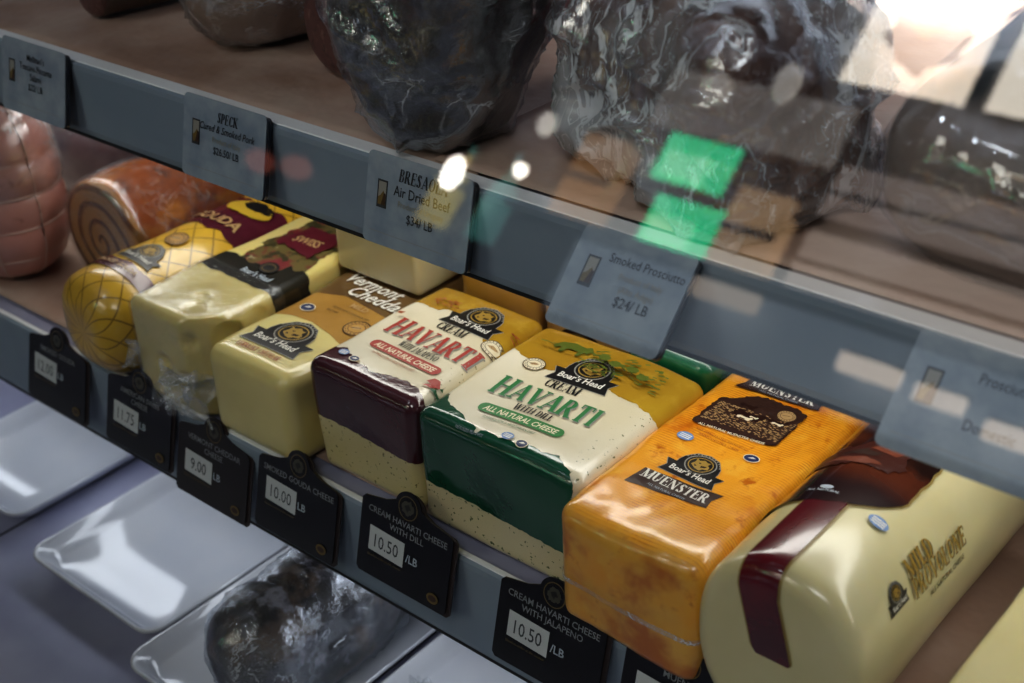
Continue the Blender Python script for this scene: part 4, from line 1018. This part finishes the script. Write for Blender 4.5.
# plants / boxes at the window
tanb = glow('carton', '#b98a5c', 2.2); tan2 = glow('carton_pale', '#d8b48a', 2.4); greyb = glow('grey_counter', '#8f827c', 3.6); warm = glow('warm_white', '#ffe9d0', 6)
def boxthing(name, label, cat, x0, x1, z0, z1, m, y=-2.945, d=.09, group=None):
    t = thing(name, label, cat, ((x0+x1)/2, y, z0), 0, group); a = (x1-x0)/2
    v, f = box(-a, a, -d, 0, 0, z1-z0); bevel(obj('box_body', v, f, m, t, smooth=False), .008)
    v, f = box(-a*1.005, a*1.005, .0, .004, (z1-z0)*.44, (z1-z0)*.52); obj('box_tape', v, f, frm, t, smooth=False)
struct(obj('trim_2', *box(-3.9, -.2, -3.05, -2.93, 1.185, 1.20), frm, smooth=False))
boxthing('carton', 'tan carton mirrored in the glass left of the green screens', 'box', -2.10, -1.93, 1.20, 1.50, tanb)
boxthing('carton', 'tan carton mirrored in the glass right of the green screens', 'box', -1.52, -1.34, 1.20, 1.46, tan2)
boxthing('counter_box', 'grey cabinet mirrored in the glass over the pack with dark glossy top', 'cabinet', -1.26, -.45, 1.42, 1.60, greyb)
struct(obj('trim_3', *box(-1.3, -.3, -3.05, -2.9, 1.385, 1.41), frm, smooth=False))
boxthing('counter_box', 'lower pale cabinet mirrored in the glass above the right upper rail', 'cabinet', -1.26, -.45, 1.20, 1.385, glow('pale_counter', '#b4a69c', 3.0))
struct(obj('glow_panel', *box(-2.0, .3, -3.05, -3.035, .93, 1.18), glow('veil_glow', '#a4b4c6', 1.0), smooth=False))  # glowing panel added to lay a pale veil over the rail
t = thing('blotch_sheet', 'tan and yellow glowing blotch over the window mirrored at the top right', 'sign', (-1.2, -2.97, 1.98))  # irregular glowing sheet put in for brown-yellow blotches in the mirrored window
P = rough_poly([(-130, 40), (-60, -30), (20, -60), (60, -10), (120, 10), (110, 120), (40, 200), (-110, 190)], 25, 30, 3)
def flatsheet(P, m, name, y, k=1.0, dx=0, dz=0):
    n = len(P); V = [(p[0]*MM*k+dx, y, p[1]*MM*k+dz) for p in P]; obj(name, V, [list(range(n))], m, t, smooth=False)
flatsheet(P, glow('blotch_tan', '#c8a070', 2.6), 'blotch_base', 0)
flatsheet(P, glow('blotch_yellow', '#d8b860', 3.0), 'blotch_patch', .005, .5, -.02, .09)
flatsheet([(-5, 150), (5, 150), (5, 560), (-5, 560)], frm, 'blotch_cord', -.003)
struct(obj('glow_board', *box(-1.98, -1.33, -3.05, -3.035, 1.62, 1.82), glow('veil_glow_grey', '#b9b4ae', 1.5), smooth=False))  # glowing board added for the whitish veil over the big ham
# low lit strips added for the bright smears over the rail, without hangers
for i, (x0, x1, z0, z1) in enumerate(((-1.52, -1.30, 1.10, 1.16), (-1.02, -.84, 1.03, 1.085), (-.80, -.66, 1.02, 1.07), (-.6, -.47, .985, 1.04))):
    t = thing('strip_lamp', 'small warm lamp mirrored in the glass, %s' % ('nearest the jutting name tag', 'left of three over the right-hand tag', 'middle of three over the right-hand tag', 'right of three over the right-hand tag')[i], 'lamp', ((x0+x1)/2, -2.95, z0))
    a = (x1-x0)/2; v, f = box(-a, a, -.03, 0, 0, z1-z0); bevel(obj('lamp_body', v, f, glow('lamp_white%d' % i, '#ffeedd', 4.0 if i else 2.0), t, smooth=False), .01)
    v, f = box(-a, a, -.04, -.02, z1-z0, z1-z0+.01); obj('lamp_cap', v, f, frm, t, smooth=False)
def bottle(x, z, h, r, m, label, capm, lit=None):
    t = thing('bottle', label, 'bottle', (x, -2.96, z))
    prof = [(0, 0), (r, 0), (r, h*.55), (r*.9, h*.62), (r*.4, h*.75), (r*.36, h*.92), (0, h*.92)]; n = 20; V = []; F = []
    for rr, zz in prof:
        for k in range(n): V.append((rr*math.cos(2*math.pi*k/n), rr*math.sin(2*math.pi*k/n), zz))
    for i in range(len(prof)-1):
        for k in range(n): F.append([i*n+k, i*n+(k+1) % n, (i+1)*n+(k+1) % n, (i+1)*n+k])
    obj('bottle_body', V, F, m, t)
    v, f = tube([(0, 0, h*.9), (0, 0, h)], r*.42, 14); obj('bottle_cap', v, f, capm, t)
struct(obj('trim_4', *box(-3.9, -2.0, -3.05, -2.88, 1.005, 1.02), frm, smooth=False))
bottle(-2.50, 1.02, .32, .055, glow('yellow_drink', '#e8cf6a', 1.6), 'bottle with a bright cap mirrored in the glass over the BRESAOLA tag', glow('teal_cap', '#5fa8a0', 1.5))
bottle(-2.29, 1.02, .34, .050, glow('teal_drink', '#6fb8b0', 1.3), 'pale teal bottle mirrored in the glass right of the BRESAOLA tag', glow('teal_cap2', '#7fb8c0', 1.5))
def bulb(x, z, r, e, label, sx=1, sz=1, c='#fffaf0', y=-2.75):
    t = thing('pendant_bulb', label, 'lamp', (x, y, z))
    V = []; F = []; n = 16; m_ = 8
    for i in range(m_+1):
        a = math.pi*i/m_
        for k in range(n): V.append((sx*r*math.sin(a)*math.cos(2*math.pi*k/n), r*math.sin(a)*math.sin(2*math.pi*k/n), sz*r*math.cos(a)))
    for i in range(m_):
        for k in range(n): F.append([i*n+k, (i+1)*n+k, (i+1)*n+(k+1) % n, i*n+(k+1) % n])
    obj('bulb_glass', V, F, glow('bulb_%d' % int(abs(x)*100), c, e), t)
    v, f = tube([(0, 0, r*sz), (0, 0, r*sz+.05)], .012, 10); obj('bulb_socket', v, f, frm, t)
bulb(-2.335, 1.165, .032, 22, 'bright bulb mirrored in the glass over the BRESAOLA tag', 1, 1.8)
bulb(-2.105, 1.235, .022, 22, 'small round bright bulb mirrored in the glass between the black meat and the big ham')
bulb(-2.10, 1.40, .03, 3.5, 'dim white bulb mirrored in the glass at the edge of the black wrapped meat', 1, 1.3)
bulb(-1.62, 1.64, .04, 1.6, 'soft white lamp mirrored in the glass above the green screens', 1.2, 1.2)
bulb(-1.42, 1.70, .04, 2, 'soft white lamp mirrored in the glass on the right side of the big ham', .9, 1.6)
for i, (x, z, c) in enumerate(((-2.95, 1.02, '#d0806a'), (-3.12, 1.0, '#c8705c'))):  # small red store objects, drawn as glowing balls
    bulb(x, z, .045, 1.1, ('small glowing salmon-red object mirrored on the rail right of the SPECK tag', 'small glowing salmon-red object mirrored on the SPECK tag')[i], 1.4, .9, c)

# ================================================================== LIGHT
def area(name, loc, aim, sx, sy, power, col):
    d = bpy.data.lights.new(name, 'AREA'); d.shape = 'RECTANGLE'; d.size = sx; d.size_y = sy; d.energy = power; d.color = col
    o = bpy.data.objects.new(name, d); COL.objects.link(o); o.location = loc
    o.rotation_euler = (Vector(aim)-Vector(loc)).to_track_quat('-Z', 'Y').to_euler(); return o
area('case_top_light', (-.1, .11, .70), (-.1, .05, 0), 1.4, .05, 31, (.93, .965, 1.0))
area('under_shelf_light', (-.12, .10, .172), (-.12, .07, 0), 1.5, .02, .75, (1, .97, .90))
area('front_fill_light', (.0, -.12, .80), (.0, .07, .2), 1.3, .04, 4.5, (.90, .95, 1.0))  # added fill to brighten the upper meats and catch front edges
area('aisle_fill_light', (.9, -1.2, 1.7), (0, .1, .05), .9, .5, 11, (1, .97, .93))  # unseen fill added so film and cheese edges catch highlights
area('highlight_fill_strip', (-1.0, -.7, 2.0), (0, .1, .1), 1.2, .12, 14, (.88, .94, 1.0))  # unseen strip added for the cling film to reflect
area('deck_light', (-.2, .05, -.068), (-.2, .0, -.165), 1.2, .02, .33, (.86, .91, 1.0))
w = bpy.data.worlds.new('store_air'); SC.world = w; w.use_nodes = True
w.node_tree.nodes['Background'].inputs[0].default_value = (.62, .66, .74, 1); w.node_tree.nodes['Background'].inputs[1].default_value = .20

# ================================================================== CAMERA
cd = bpy.data.cameras.new('camera'); cam = bpy.data.objects.new('camera', cd); COL.objects.link(cam)
rows = [(0.7617598978821386, 0.6462540289420982, -0.04558056663425411), (-0.2991126751341841, 0.413236508702627, 0.860097201163529), (0.5746768357543793, -0.6415538309069393, 0.5080897720836001)]
M = Matrix(rows).transposed().to_4x4(); M.translation = Vector((0.38981467, -0.37992301, 0.44011706)); cam.matrix_world = M
cd.sensor_width = 36; cd.lens = 36*1366.985/1024; cd.clip_start = .01
cd.dof.use_dof = True; cd.dof.focus_distance = .66; cd.dof.aperture_fstop = 9.5
SC.camera = cam
SC.view_settings.view_transform = 'Standard'; SC.view_settings.look = 'Medium High Contrast'; SC.view_settings.exposure = .18
SC.cycles.use_denoising = True; SC.cycles.max_bounces = 12; SC.cycles.transparent_max_bounces = 24
SC.cycles.caustics_reflective = False; SC.cycles.caustics_refractive = False
SC.cycles.sample_clamp_indirect = 6
